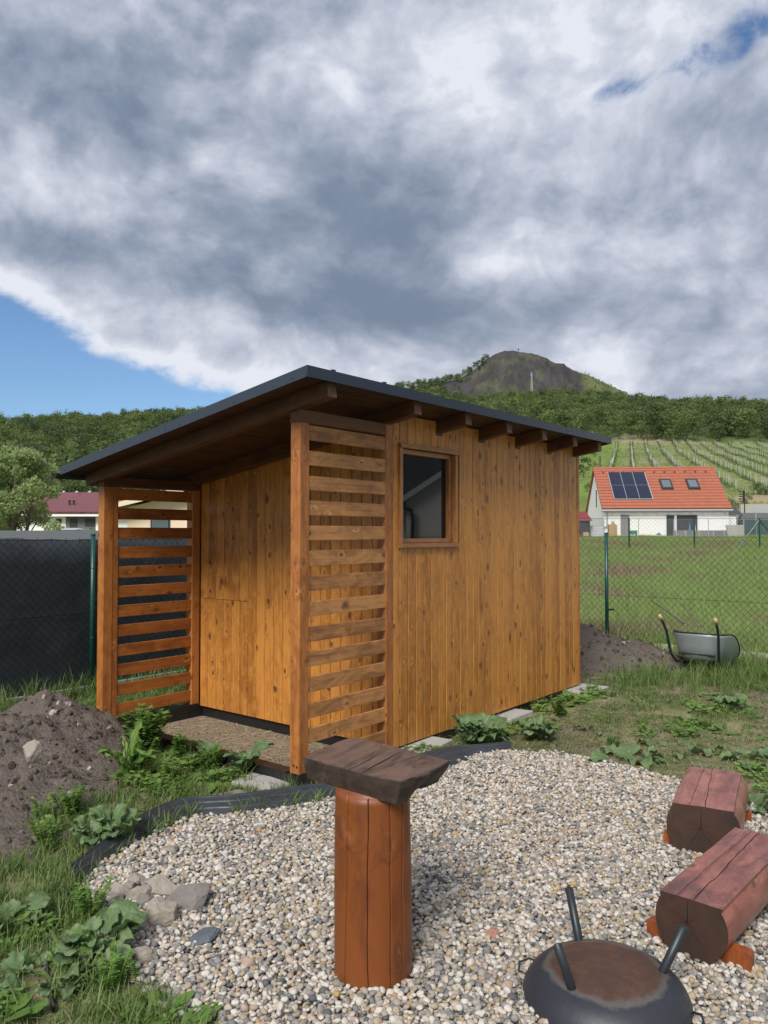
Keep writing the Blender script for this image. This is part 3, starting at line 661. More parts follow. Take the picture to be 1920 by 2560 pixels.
# ------------------------------------------------------------------ table: slab on a log
tab = thing('bar_table', 'rustic standing table of dark split slab on a red-brown debarked log', 'table', (-.040, 2.87, 0), 0)
cracks = [R(a) for a in (-133, -97, -62, -39, 150, 40, 95)]
cols = []      # (angle, crack index, radial depth)
for q in range(72):
    a = -math.pi+2*math.pi*q/72
    if all(abs((a-ca+math.pi) % (2*math.pi)-math.pi) > .055 for ca in cracks): cols.append((a, -1, 0))
for ci, ca in enumerate(cracks):
    for da, dp in ((-.045, 0), (-.010, .0003), (-.0065, .004), (0, .022), (.0065, .004), (.010, .0003), (.045, 0)): cols.append(((ca+da+math.pi) % (2*math.pi)-math.pi, ci, dp))
cols.sort(); nseg = len(cols); vs = []; fs = []; zs = [-.02+.692*q/26 for q in range(27)]
for j, zz_ in enumerate(zs):
    for a, ci, dp in cols:
        if ci >= 0: a = a+.010*math.sin(zz_*9+ci*2)+.007*math.sin(zz_*23+ci)+.004*math.sin(zz_*60+ci*5)
        if ci == 3: dp *= 1 if zz_ < .6 else .35
        dp *= .8+.2*math.sin(zz_*13+ci)
        r = .1415-.009*(zz_/.67)+.0035*math.sin(2*a+zz_*3)+.002*math.sin(5*a+1+zz_*6)-dp
        vs.append((r*math.cos(a), r*math.sin(a), zz_))
for j in range(len(zs)-1):
    for i in range(nseg): fs.append((j*nseg+i, j*nseg+(i+1) % nseg, (j+1)*nseg+(i+1) % nseg, (j+1)*nseg+i))
fs.append(tuple((len(zs)-1)*nseg+i for i in range(nseg)))
pme = pyd('post', vs, fs, True); pme.materials.append(M['tpost']); pme.materials.append(M['cut'])
for q, f in enumerate(pme.polygons):
    if q < (len(zs)-1)*nseg and (cols[q % nseg][2] > .003 and cols[(q+1) % nseg][2] > .003): f.material_index = 1
link('post', pme, None, tab)
# slab: top and bottom outlines, waney edge and a split corner
top = [(-.306, 2.963), (-.266, 3.045), (-.222, 3.105), (-.196, 3.17), (-.131, 3.26), (-.02, 3.160), (.13, 3.022), (.247, 2.914), (.205, 2.838), (.168, 2.787), (.160, 2.760), (.128, 2.722), (.100, 2.690), (.056, 2.662), (-.02, 2.708), (-.12, 2.793), (-.22, 2.880)]
ins = [(.014, -.004), (.014, 0), (.018, -.02), (.018, -.02), (.01, -.03), (0, -.02), (-.03, -.015), (-.045, .0), (-.055, .012), (-.075, .03), (-.060, .035), (-.035, .02), (-.02, .015), (-.012, .012), (.0, .008), (.004, .008), (.008, .008)]
def densify(P, k):
    o = []
    for i in range(len(P)):
        a, b = P[i], P[(i+1) % len(P)]
        for q in range(k): o.append(tuple(a[j]+(b[j]-a[j])*q/k for j in range(len(a))))
    return o
full = densify([(a[0]+.040, a[1]+.025-2.87, i_[0], i_[1]) for a, i_ in zip(top, ins)], 4); ns = len(full)
lev = [(.750, 0, .004), (.747, -.0, 0), (.728, .10, 0), (.705, .45, 0), (.685, .8, 0), (.670, 1.0, 0)]
vs = []; 
for li, (zz_, kf, shr) in enumerate(lev):
    for i, (px_, py_, ix, iy) in enumerate(full):
        wob = (mnoise.noise(Vector((px_*14, py_*14, zz_*30)))*.0045 if li > 0 else 0)
        cx, cy = px_, py_; L2 = math.hypot(px_, py_-.08)
        s_ = 1-shr/L2*1.0
        xx = px_*s_+ix*kf+wob*px_/L2; yy = (py_-.08)*s_+.08+iy*kf+wob*(py_-.08)/L2
        zz2 = zz_+(mnoise.noise(Vector((px_*9, py_*9, 3.)))*.003 if li < 2 else 0)
        vs.append((xx, yy, zz2))
fs = []
for li in range(len(lev)-1):
    for i in range(ns): fs.append((li*ns+i, (li+1)*ns+i, (li+1)*ns+(i+1) % ns, li*ns+(i+1) % ns))
fs.append(tuple((len(lev)-1)*ns+i for i in range(ns))[::-1])
# the slab's long grain runs back-left to front-right across the top; local Z of the material = length, so model it turned
def slab_mesh(vs, fs, name, m, extra=None):
    # local axes: Z along grain (dir g), X across, Y up
    g_ = Vector((.377, .30, 0)).normalized()*1.0; g_ = Vector((.17, .30, 0)).normalized()
    mt = frame3((0, 0, 0), g_, (0, 0, 1)); inv = mt.inverted()
    me = pyd(name, [inv @ Vector(v) for v in vs], fs); me.materials.append(m); return link(name, me, None, tab, mt), inv
tt, inv = slab_mesh(vs, fs, 'tabletop', M['slab_edge'])
# top sheet, with drying cracks let into it
topring = [vs[i] for i in range(ns)]; bm = bmesh.new(); bv_ = [bm.verts.new(inv @ Vector(p)) for p in topring]; bm.faces.new(bv_)
bmesh.ops.triangulate(bm, faces=bm.faces[:]); me = bpy.data.meshes.new('tabletop_face'); bm.to_mesh(me); bm.free(); me.materials.append(M['slab']); link('tabletop_face', me, None, tt)
def crack(parent, pts, w, m='cut', z=.0, mtx=None):
    b = MB(); vs = []; n = len(pts)
    for i, p in enumerate(pts):
        p = Vector(p); q = Vector(pts[min(i+1, n-1)])-Vector(pts[max(i-1, 0)]); s = Vector((-q.y, q.x, 0)).normalized(); ww = w*math.sin(math.pi*(i+.35)/(n+.2))*.5*random.uniform(.7, 1.2)
        vs += [p+s*ww, p-s*ww]
    b.add(vs, [(2*i, 2*i+1, 2*i+3, 2*i+2) for i in range(n-1)]); return b.build('crack', M[m], parent, mtx=mtx)
def lerp_pts(a, b, n, j): return [Vector(a)+(Vector(b)-Vector(a))*i/(n-1)+Vector((random.uniform(-j, j), random.uniform(-j, j), 0)) for i in range(n)]
# cracks let into the slab top run front to back along the grain
crack(tt, lerp_pts((-.075, -.150, .7525), (.105, .180, .7525), 12, .003), .0052, mtx=inv)
crack(tt, lerp_pts((-.115, -.105, .7525), (.060, .215, .7525), 12, .003), .0035, mtx=inv)
crack(tt, lerp_pts((.02, -.05, .7522), (.20, .17, .7522), 9, .004), .0022, mtx=inv)
crack(tt, lerp_pts((.110, -.168, .7524), (.199, -.118, .7524), 9, .006), .009, mtx=inv)

# ------------------------------------------------------------------ log benches
def log_bench(label, pl, pr, axis, length, D, ztop, zbot, cradle_side=None):
    """pl, pr: left and right top corners of the near end"""
    pl = Vector((*pl, ztop)); pr = Vector((*pr, ztop)); ax = Vector((*axis, 0)).normalized(); side = (pr-pl).normalized(); side = (side-ax*side.dot(ax)).normalized()
    ctr = (pl+pr)/2; fw = (pr-pl).length; r = D/2; cz = zbot+r
    c = Vector((ctr.x, ctr.y, 0)); rz = math.atan2(ax.y, ax.x)
    th = thing('log_bench', label, 'bench', (c.x, c.y, 0), rz, 'red stained log benches on the gravel')
    hz = ztop-cz; prof = []; half = fw/2
    a0 = math.atan2(hz, half)
    n = 56
    for i in range(n+1):
        a = a0-(2*math.pi-(math.pi-2*a0))*i/n; rr_ = r*(1+.012*math.sin(3*a+1)); q = (rr_*math.cos(a), cz+rr_*math.sin(a))
        if i == 0: q = (half, ztop)
        if i == n: q = (-half, ztop)
        prof.append(q)
    for q in (-.7, -.35, 0, .35, .7): prof.append((half*q, ztop+.0015*math.cos(q*3)))
    m_ = len(prof); vs = []; segs = 9
    # body mesh in own local frame (Z along the log)
    for j in range(segs+1):
        X = length*j/segs
        for i, (s, zc) in enumerate(prof):
            w = mnoise.noise(Vector((s*9, zc*9, X*4)))*.004; vs.append((-(s+w*(1 if s > 0 else -1)), (zc-cz)+ (w*.7 if j not in (0,) else 0), X))
    fs = []
    for j in range(segs):
        for i in range(m_): fs.append((j*m_+i, j*m_+(i+1) % m_, (j+1)*m_+(i+1) % m_, (j+1)*m_+i))
    fs.append(tuple(segs*m_+i for i in range(m_)))
    mt = frame3((0, 0, cz), (1, 0, 0), (0, 0, 1))
    me = pyd('log', vs, [f[::-1] for f in fs]); me.polygons.foreach_set('use_smooth', [False]*len(me.polygons))
    lg = link('log', me, M['log'], th, mt)
    # end face, slightly inset ring so the edge reads
    vs2 = [v for v in vs[:m_]]; me2 = pyd('end_face', [(v[0]*.995, v[1]*.995, -.001) for v in vs2], [tuple(range(m_))]); e = link('end_face', me2, M['logend'], lg)
    # radial drying cracks in the end
    b = MB(); hub = Vector((.012, .01, -.0022))
    for a, l_, w_ in [(1.62, .8, .0045), (-.35, .55, .0014), (-2.2, .7, .0018), (-1.1, .95, .003), (2.7, .45, .0014), (3.6, .6, .0014), (.5, .5, .0014), (-1.65, .35, .001)]:
        pts = [hub+Vector((math.cos(a), math.sin(a), 0))*r*l_*q/6+Vector((random.uniform(-.002, .002), random.uniform(-.002, .002), 0)) for q in range(7)]
        vv = []
        for i, p in enumerate(pts):
            s = Vector((-math.sin(a), math.cos(a), 0))*w_*.5*(1-i/6.5)*1.2
            if p.y > hz-.004: p = Vector((p.x, hz-.004, p.z))
            vv += [p+s, p-s]
        b.add(vv, [(2*i, 2*i+1, 2*i+3, 2*i+2) for i in range(6)])
    b.build('crack', M['cut'], lg)
    # long cracks along the seat
    for s0, s1, w_ in ((.012, -.01, .0035), (-.45*half, -.38*half, .0018)):
        b = MB(); vv = []
        for i in range(15):
            X = length*i/14; s = s0+(s1-s0)*i/14+random.uniform(-.004, .004); ww = w_*.5*random.uniform(.6, 1.2)
            vv += [(-(s-ww), hz+.0035, X), (-(s+ww), hz+.0035, X)]
        b.add(vv, [(2*i, 2*i+2, 2*i+3, 2*i+1) for i in range(14)]); b.build('crack', M['cut'], lg)
    # cradle boards with a rounded notch, set on edge across the log
    for xc in ((.055, length-.12)):
        hw = half+.078 if D < .3 else half+.055; poly = [(-hw, -.03), (hw, -.03), (hw, .075), (hw-.012, .082)]
        for q in range(13):
            s = (hw-.045)*(1-2*q/12); zc = cz-math.sqrt(max(r*r-s*s, 0))+.003; poly.append((s, max(.012, min(.082, zc))))
        poly += [(-hw+.012, .082), (-hw, .075)]
        bb = MB(); bb.prism(poly, 0, .045); bb.v = [(y_, z_, x_) for x_, z_, y_ in [(v[0], v[2], v[1]) for v in bb.v]]
        bb.v = [(v[1]+xc-.02, v[2], v[0]) if False else v for v in bb.v]
        me = pyd('cradle_board', [(xc+q[1] if False else xc, 0, 0) for q in []], []) if False else None
        vsx = []
        b3 = MB(); b3.prism(poly, 0, .045)
        vsx = [(xc+v[2], -v[0], v[1]) for v in b3.v]
        link('cradle_board', pyd('cradle_board', vsx, [f[::-1] for f in b3.f]), M['cradle'], th)
    return th
log_bench('shorter red-brown log bench with flat seat, farther from the fire bowl', (1.450, 3.937), (1.691, 3.803), (.46, .888), .69, .345, .253, -.035)
log_bench('red-brown log bench with flat cracked seat just behind the fire bowl', (1.053, 3.013), (1.231, 2.866), (.67, .742), .86, .272, .235, .005)

# ------------------------------------------------------------------ fire bowl, upside down, legs in the air
fb = thing('fire_bowl', 'black steel fire bowl lying upside down with rusty bottom and three pipe legs up', 'fire bowl', (.758, 2.703, 0), 0)
prof = [(.264, -.008), (.276, -.003), (.280, .012), (.278, .030), (.269, .052), (.254, .073), (.234, .091), (.212, .104), (.185, .112), (.15, .117), (.10, .121), (.05, .123)]
n = 72; vs = [(r*math.cos(2*math.pi*i/n), r*math.sin(2*math.pi*i/n), z_) for r, z_ in prof for i in range(n)]+[(0, 0, .124)]
fs = [(j*n+i, j*n+(i+1) % n, (j+1)*n+(i+1) % n, (j+1)*n+i) for j in range(len(prof)-1) for i in range(n)]+[((len(prof)-1)*n+i, (len(prof)-1)*n+(i+1) % n, len(vs)-1) for i in range(n)]
link('bowl', pyd('bowl', vs, fs, True), M['bowl'], fb)
for bx_, by_, tx_, ty_ in ((-.037, .205, -.062, .262), (-.135, -.105, -.197, -.155), (.183, -.010, .258, -.030)):
    p0 = Vector((bx_, by_, .088)); p1_ = Vector((tx_, ty_, .268)); d = (p1_-p0).normalized(); a = d.orthogonal().normalized(); b_ = d.cross(a); vs = []; fs = []; n = 20
    for (p, r) in ((p0, .0150), (p1_, .0150), (p1_, .0122), (p1_-d*.07, .0122)):
        for i in range(n): q = 2*math.pi*i/n; vs.append(p+(a*math.cos(q)+b_*math.sin(q))*r)
    for j in range(3):
        for i in range(n): fs.append((j*n+i, j*n+(i+1) % n, (j+1)*n+(i+1) % n, (j+1)*n+i))
    fs.append(tuple(3*n+i for i in range(n))); me = pyd('leg', vs, fs, True); me.materials.append(M['tube']); me.materials.append(M['cut'])
    me.polygons[-1].material_index = 1; link('leg', me, None, fb)
    b = MB(); b.tube([p0-d*.002, p0+d*.012], [.0195, .0155], 16); b.build('weld', M['tube'], fb)
for a in (R(146), R(-34)):
    c_ = Vector((math.cos(a), math.sin(a), 0)); s_ = Vector((-math.sin(a), math.cos(a), 0)); b = MB()
    b.tube([c_*.262+s_*.05+Vector((0, 0, .03)), c_*.30+s_*.048+Vector((0, 0, .036)), c_*.318+s_*.0+Vector((0, 0, .038)), c_*.30-s_*.048+Vector((0, 0, .036)), c_*.262-s_*.05+Vector((0, 0, .03))], .0035, 8)
    b.build('handle', M['tube'], fb, True)

# ------------------------------------------------------------------ black ribbed edging strip
INN = [(-1.40, 3.62), (-1.345, 3.80), (-1.318, 3.95), (-1.265, 4.07), (-1.20, 4.20), (-1.13, 4.33), (-1.05, 4.42), (-.95, 4.445), (-.859, 4.450), (-.72, 4.49), (-.602, 4.549), (-.45, 4.61), (-.293, 4.683), (-.1, 4.78), (.06, 4.90), (.262, 5.10), (.416, 5.27), (.558, 5.42), (.721, 5.60), (.93, 5.72)]
OUT = [(-1.44, 3.62), (-1.41, 3.80), (-1.375, 4.00), (-1.345, 4.14), (-1.29, 4.32), (-1.21, 4.47), (-1.10, 4.535), (-.98, 4.56), (-.87, 4.585), (-.74, 4.635), (-.621, 4.688), (-.46, 4.755), (-.302, 4.821), (-.12, 4.94), (.02, 5.08), (.18, 5.33), (.33, 5.50), (.50, 5.62), (.70, 5.66), (.93, 5.74)]
def smooth_pts(P, k=5):
    P = [Vector((*p, 0)) for p in P]; o = []
    for i in range(len(P)-1):
        a, b, c, d = P[max(i-1, 0)], P[i], P[i+1], P[min(i+2, len(P)-1)]
        for q in range(k):
            t_ = q/k; o.append(.5*((2*b)+(c-a)*t_+(2*a-5*b+4*c-d)*t_*t_+(3*b-a-3*c+d)*t_**3))
    o.append(P[-1]); return o
I_ = smooth_pts(INN); O_ = smooth_pts(OUT); nE = len(I_)
sec = [(0, 0), (.28, .012), (.31, .019), (.35, .019), (.38, .012), (.62, .012), (.65, .019), (.69, .019), (.72, .012), (.93, .010), (.95, .018), (1.0, .018)]
vs = []
for i in range(nE):
    for q, hgt in sec:
        p = I_[i].lerp(O_[i], q); zi = .012; zo = .072; vs.append((p.x, p.y, zi+(zo-zi)*q+hgt*.55))
    for q, hgt in sec[::-1]:
        p = I_[i].lerp(O_[i], q); vs.append((p.x, p.y, .012+.060*q-.006))
m_ = 2*len(sec); fs = [(i*m_+j, i*m_+(j+1) % m_, (i+1)*m_+(j+1) % m_, (i+1)*m_+j) for i in range(nE-1) for j in range(m_)]+[tuple(range(m_)), tuple((nE-1)*m_+j for j in range(m_))[::-1]]
ed = link('garden_edging', pyd('garden_edging', vs, fs), M['plastic']); setp(ed, 'black ribbed plastic edging strip snaking along the back of the gravel', 'edging')
b = MB(); vs = []
for i in range(12):
    a = i/11; X = -1.40+.33*a*a*.9; Y = 3.62-a*.98; vs += [(X-.004, Y, -.03), (X-.004, Y, .024), (X+.004, Y, .024), (X+.004, Y, -.03)]
b.add(vs, [(4*i+j, 4*i+(j+1) % 4, 4*i+4+(j+1) % 4, 4*i+4+j) for i in range(11) for j in range(4)]); o = b.build('garden_edging', M['plastic']); setp(o, 'thin black edging strip standing between the lush left grass and the gravel', 'edging')

# ------------------------------------------------------------------ gravel
GP = [(-1.35, 3.66), (-1.30, 3.95), (-1.18, 4.20), (-1.03, 4.41), (-.859, 4.43), (-.602, 4.53), (-.293, 4.66), (.0, 4.80), (.262, 5.06), (.416, 5.24), (.558, 5.40), (.74, 5.62), (.96, 5.72), (1.278, 5.68), (1.639, 5.36), (1.892, 5.02), (2.05, 4.79), (2.19, 4.45), (2.75, 3.9), (3.3, 3.2), (3.6, 1.2), (-.3, 1.2), (-.45, 2.2), (-.58, 2.55), (-.84, 2.76), (-1.02, 2.95), (-1.18, 3.27), (-1.33, 3.45)]
def inpoly(x, y, P):
    r = np.zeros(len(x), bool); j = len(P)-1
    for i in range(len(P)):
        xi, yi = P[i]; xj, yj = P[j]; c = ((yi > y) != (yj > y)) & (x < (xj-xi)*(y-yi)/(yj-yi+1e-12)+xi); r ^= c; j = i
    return r
GB = [(p[0], p[1]) for p in GP]; b = MB()
me = bpy.data.meshes.new('gravel_bed'); bm = bmesh.new(); bm.faces.new([bm.verts.new((p[0], p[1], .006)) for p in GB]); bmesh.ops.triangulate(bm, faces=bm.faces[:]); bm.to_mesh(me); bm.free()
def f_bed(t, put, bump):
    o = t.n('ShaderNodeTexCoord').outputs['Object']; v = t.vor(o, 55); c = t.ramp(t.sep(v.outputs['Color'])[0], [(p, tuple(.5*q for q in c_)) for p, c_ in PAL], 'CONSTANT')
    put('Base Color', c); put('Roughness', .9); bump(t.m('MULTIPLY', v.outputs['Distance'], -1.), 1., .02)
M['bed'] = mat('gravel_bed', f_bed)
gb = link('gravel_bed', me, M['bed']); gb['kind'] = 'structure'
pebs = []
for i in range(10):
    bm = bmesh.new(); bmesh.ops.create_icosphere(bm, subdivisions=2, radius=.5); sx_, sy_, sz_ = 1.0, random.uniform(.62, .9), random.uniform(.42, .72); sd_ = random.random()*99
    pw_ = random.uniform(.0, .35)
    for v in bm.verts:
        n_ = mnoise.noise(v.co*2.1+Vector((sd_, 0, 0)))*.26+mnoise.noise(v.co*4.5+Vector((0, sd_, 0)))*.10; c_ = v.co*(1+n_)
        mx = max(abs(c_.x), abs(c_.y), abs(c_.z))*2; c_ = c_*(1-pw_)+c_/max(mx, .01)*pw_*.9
        v.co = Vector((c_.x*sx_, c_.y*sy_, c_.z*sz_))
    me = bpy.data.meshes.new('pebble%d' % i); bm.to_mesh(me); bm.free(); me.materials.append(M['pebble']); me.polygons.foreach_set('use_smooth', [True]*len(me.polygons)); pebs.append(me)
def hexpts(x0, x1, y0, y1, s, jit):
    nx = int((x1-x0)/s); ny = int((y1-y0)/(s*.866)); X, Y = np.meshgrid(np.arange(nx), np.arange(ny)); X = x0+(X+.5*(Y % 2))*s; Y = y0+Y*s*.866
    X = X.ravel()+RNG.uniform(-jit, jit, X.size)*s; Y = Y.ravel()+RNG.uniform(-jit, jit, Y.size)*s; return X, Y
P_, S_ = [], []
def gh(x, y): return .012*(vn(x, y, .35, 2)-.3)+.035*sstep(.5, 0, np.abs(np.hypot(x-.75, y-5.35)-.0))+.02*sstep(.35, 0, np.hypot(x+.3, y-4.75))
for s, zl, smin, smax in ((.0212, .008, .019, .033), (.0242, .018, .018, .036)):
    X, Y = hexpts(-1.45, 3.6, 1.25, 5.8, s, .42); jx, jy = X+RNG.normal(0, .02, len(X)), Y+RNG.normal(0, .02, len(X)); k_ = inpoly(jx, jy, GP); X, Y = X[k_], Y[k_]
    vis = (np.abs(X) < Y*.53+.35); X, Y = X[vis], Y[vis]
    k_ = (np.hypot(X+.04, Y-2.87) > .142) & (np.hypot(X-.758, Y-2.703) > .268); X, Y = X[k_], Y[k_]
    Sz = RNG.uniform(0, 1, len(X))**1.6*(smax-smin)+smin; Sz = np.where(RNG.random(len(X)) < .012, Sz*1.55, Sz); P_.append(np.stack([X, Y, gh(X, Y)+zl+RNG.uniform(-.004, .006, len(X))], 1)); S_.append(Sz)
# strays beyond the edge
X = RNG.uniform(-1.6, 2.6, 700); Y = RNG.uniform(2.5, 6.1, 700); k_ = (~inpoly(X, Y, GP)) & inpoly(X*.965+.01, Y*.965+.15, GP); X, Y = X[k_], Y[k_]; P_.append(np.stack([X, Y, H(X, Y)+.006], 1)); S_.append(RNG.uniform(.012, .026, len(X)))
P_ = np.concatenate(P_); S_ = np.concatenate(S_); n = len(P_)
rot = np.stack([RNG.normal(0, .35, n), RNG.normal(0, .35, n), RNG.uniform(0, 6.28, n)], 1)
scatter('gravel', P_, rot, S_, pebs, 'multicoloured river pebbles covering the seating area')

# ------------------------------------------------------------------ rocks on the gravel
def rock_mesh(seed, sx_, sy_, sz_, sub=3, sharp=.35):
    bm = bmesh.new(); bmesh.ops.create_icosphere(bm, subdivisions=sub, radius=.5); rs = random.Random(seed)
    planes = [(Vector((rs.gauss(0, 1), rs.gauss(0, 1), rs.gauss(0, 1))).normalized(), rs.uniform(.26, .42)) for _ in range(11)]
    for v in bm.verts:
        c = v.co.copy()
        for n_, d_ in planes:
            e_ = c.dot(n_)-d_
            if e_ > 0: c -= n_*e_*.92
        c += c.normalized()*(mnoise.noise(v.co*5+Vector((seed, 0, 0)))*.035+mnoise.noise(v.co*13+Vector((seed, 5, 0)))*.02)
        v.co = Vector((c.x*sx_*1.25, c.y*sy_*1.25, c.z*sz_*1.25))
    me = bpy.data.meshes.new('rock'); bm.to_mesh(me); bm.free(); return me
def gpx(px, py, z=0):
    X = (px-960)/FPX; Zz = -(py-1280)/FPX; c, s = math.cos(.0278), math.sin(.0278); d = (X, c-Zz*s, s+Zz*c); t_ = (z-CAMH)/d[2]; return d[0]*t_, d[1]*t_
ROCKS = [((468, 2244), .145, .085, .085, 'rockd', 'large dark grey angular rock in the rubble at the gravel edge', 11, .3),
 ((404, 2218), .085, .07, .07, 'rock', 'tan rock leaning against the large dark grey rock', 12, .2),
 ((402, 2288), .10, .06, .06, 'rock', 'pale ridged limestone rock in front of the large dark grey rock', 13, .5),
 ((342, 2200), .055, .045, .045, 'rock', 'flat beige stone at the back of the rubble group', 14, .1),
 ((298, 2226), .075, .035, .05, 'rock', 'long tilted brown stone at the left of the rubble group', 15, -.7),
 ((318, 2218), .05, .04, .045, 'rock', 'small pinkish stone between the tilted brown stone and the rounded boulder', 26, .7),
 ((352, 2235), .062, .055, .055, 'rock', 'rounded pale pink stone in the middle of the rubble group', 16, .4),
 ((362, 2248), .042, .035, .035, 'rockd', 'small grey stone in front of the rounded pale pink stone', 17, .4),
 ((288, 2246), .04, .025, .03, 'rock', 'small brown brick-shaped stone by the black edging', 18, .2),
 ((390, 2258), .04, .05, .05, 'rock', 'narrow upright stone between the dark rock and the pale ridged rock', 27, .2),
 ((342, 2313), .055, .03, .035, 'rock', 'triangular grey-brown stone in front of the rubble group', 19, .3),
 ((515, 2335), .075, .055, .016, 'slate', 'flat dark slate stone lying alone on the gravel', 20, .4),
 ((424, 2122), .055, .04, .03, 'rock', 'pale grey flat stone near the curve of the black edging', 21, .2),
 ((358, 2380), .055, .045, .045, 'rock', 'pink-grey stone beside the broad crumpled leaves', 22, .2),
 ((1230, 2335), .042, .032, .025, 'rock', 'reddish stone on open gravel right of the table', 23, .2),
 ((82, 1872), .10, .08, .10, 'rock', 'large brown stone set in the near face of the left soil mound', 24, .5),
 ((590, 1985), .12, .05, .05, 'rockd', 'dull brown stone in the hollow behind the black edging', 25, .2)]
for (pp, sx_, sy_, sz_, mm, lab, sd_, rz_) in ROCKS:
    zc = .40 if 'mound' in lab else .034 if 'slate' in lab else .02
    X, Y = gpx(pp[0], pp[1], zc+sz_*.3); k_ = 1.0 if 'mound' in lab else 1.5; me = rock_mesh(sd_, sx_*k_, sy_*k_, sz_*k_, 4)
    if 'reddish' in lab: mm = 'pebred'; M.setdefault('pebred', plain('red_stone', (.36, .17, .12), .8, var=.3, scale=30))
    o = link('rock', me, M[mm]); o.location = (X, Y, zc+sz_*.12); o.rotation_euler = (random.uniform(-.3, .3), random.uniform(-.3, .3), rz_)
    setp(o, lab, 'rock', 'rubble stones beside the gravel' if sd_ < 20 or sd_ > 25 else None)

# ------------------------------------------------------------------ soil mounds
def mound(name, cx, cy, parts, half, res, label, seed):
    n = int(2*half/res); X, Y = np.meshgrid(np.linspace(cx-half, cx+half, n), np.linspace(cy-half, cy+half, n))
    Zm = np.zeros_like(X)-.03
    for (px_, py_, rx, ry, h_, pw_) in parts:
        d = np.hypot((X-px_)/rx, (Y-py_)/ry)*(1+.22*(vn(X+seed, Y, .5, 3)-.5)); Zm = np.maximum(Zm, h_*np.clip(1-d, 0, 1)**pw_-.03*(d > 1))
    m_ = np.clip(Zm*8, 0, 1); Zm = Zm+m_*((vn(X, Y+seed, .26, 4)-.5)*.17+np.abs(vn(X+3, Y, .07, 4)-.5)*.085-.02)+H(X, Y)*(Zm > -.02)
    idx = np.arange(n*n).reshape(n, n); keep = Zm > -.026
    q = np.stack([idx[:-1, :-1], idx[:-1, 1:], idx[1:, 1:], idx[1:, :-1]], -1).reshape(-1, 4); kk = keep.ravel()[q].any(1)
    me = bpy.data.meshes.new(name); me.from_pydata(np.stack([X.ravel(), Y.ravel(), Zm.ravel()], 1).tolist(), [], q[kk].tolist()); me.update(); me.polygons.foreach_set('use_smooth', [True]*len(me.polygons))
    o = link(name, me, M['soil']); o['kind'] = 'structure'; o['label'] = label
    return lambda x, y: Zm[np.clip(((np.asarray(y)-cy+half)/(2*half)*(n-1)).round().astype(int), 0, n-1), np.clip(((np.asarray(x)-cx+half)/(2*half)*(n-1)).round().astype(int), 0, n-1)]
m1 = mound('soil_mound', -2.65, 5.35, [(-2.62, 6.05, .75, .6, .42, .9), (-2.45, 5.15, .85, 1.1, .27, .8), (-2.65, 5.6, .9, .9, .34, .8), (-3.4, 5.5, 1.1, 1.1, .26, .8), (-2.0, 4.05, .34, .3, .07, .9), (-2.35, 4.4, .5, .5, .12, .9)], 1.9, .022, 'heap of dark dug soil left of the shed bay', 1.)
m2 = mound('soil_mound', 2.75, 9.6, [(2.35, 9.75, 1.15, .9, .52, .8), (3.1, 9.6, .85, .75, .28, .8), (1.6, 9.9, 1., .9, .5, .8)], 1.6, .03, 'heap of dark soil and turf behind the far shed corner', 5.)
clods = []
for i in range(5):
    me = rock_mesh(50+i, 1, .8, .7, 2); me.materials.append(M['clod']); clods.append(me)
P_, S_ = [], []
for fn, cx, cy, h_, N_, smx in ((m1, -2.65, 5.35, 1.85, 9000, .055), (m2, 2.75, 9.6, 1.5, 4000, .07)):
    X = RNG.uniform(cx-h_, cx+h_, N_); Y = RNG.uniform(cy-h_, cy+h_, N_); Zc = fn(X, Y); k_ = Zc > .02; X, Y, Zc = X[k_], Y[k_], Zc[k_]
    P_.append(np.stack([X, Y, Zc], 1)); S_.append(RNG.uniform(0, 1, len(X))**6*smx+.006)
# loose crumbs at the foot of the mounds and in the bay
X = RNG.uniform(-2.6, -1.2, 1200); Y = RNG.uniform(3.9, 5.2, 1200); P_.append(np.stack([X, Y, H(X, Y)+.002], 1)); S_.append(RNG.uniform(0, 1, 1200)**3*.02+.004)
U_ = RNG.uniform(.12, .95, 1500); V_ = RNG.uniform(.15, 2.2, 1500); X, Y = WXY(U_, V_); P_.append(np.stack([X, Y, H(X, Y)+.001], 1)); S_.append(RNG.uniform(0, 1, 1500)**3*.012+.003)
P_ = np.concatenate(P_); S_ = np.concatenate(S_); n = len(P_); scatter('soil_clods', P_, RNG.uniform(0, 6.28, (n, 3)), S_, clods, 'loose clods and crumbs of soil')

# ------------------------------------------------------------------ grass
def tuft(seed, n, h, spread, lean, w, m, seg=3):
    rs = random.Random(seed); vs = []; fs = []
    for _ in range(n):
        a = rs.uniform(0, 6.283); r0 = spread*math.sqrt(rs.random()); bx_, by_ = r0*math.cos(a), r0*math.sin(a); hh = h*rs.uniform(.45, 1.1); ld = rs.uniform(0, 6.283); le = lean*rs.uniform(.3, 1.3)*hh; ww = w*rs.uniform(.6, 1.2)
        fd = ld+math.pi/2+rs.uniform(-.6, .6); wx, wy = math.cos(fd)*ww/2, math.sin(fd)*ww/2; b = len(vs)
        for j in range(seg):
            q = j/seg; k_ = (1-q)**.5; X = bx_+math.cos(ld)*le*q*q; Y = by_+math.sin(ld)*le*q*q; Zt = hh*(q-.25*lean*q*q)
            vs += [(X-wx*k_, Y-wy*k_, Zt), (X+wx*k_, Y+wy*k_, Zt)]
        vs.append((bx_+math.cos(ld)*le, by_+math.sin(ld)*le, hh*(1-.25*lean)))
        for j in range(seg-1): fs.append((b+2*j, b+2*j+1, b+2*j+3, b+2*j+2))
        fs.append((b+2*seg-2, b+2*seg-1, b+2*seg))
    me = pyd('tuft', vs, fs); me.materials.append(m); return me
T_lush = [tuft(i, 16, .10, .045, .7, .006, M['grass']) for i in range(5)]
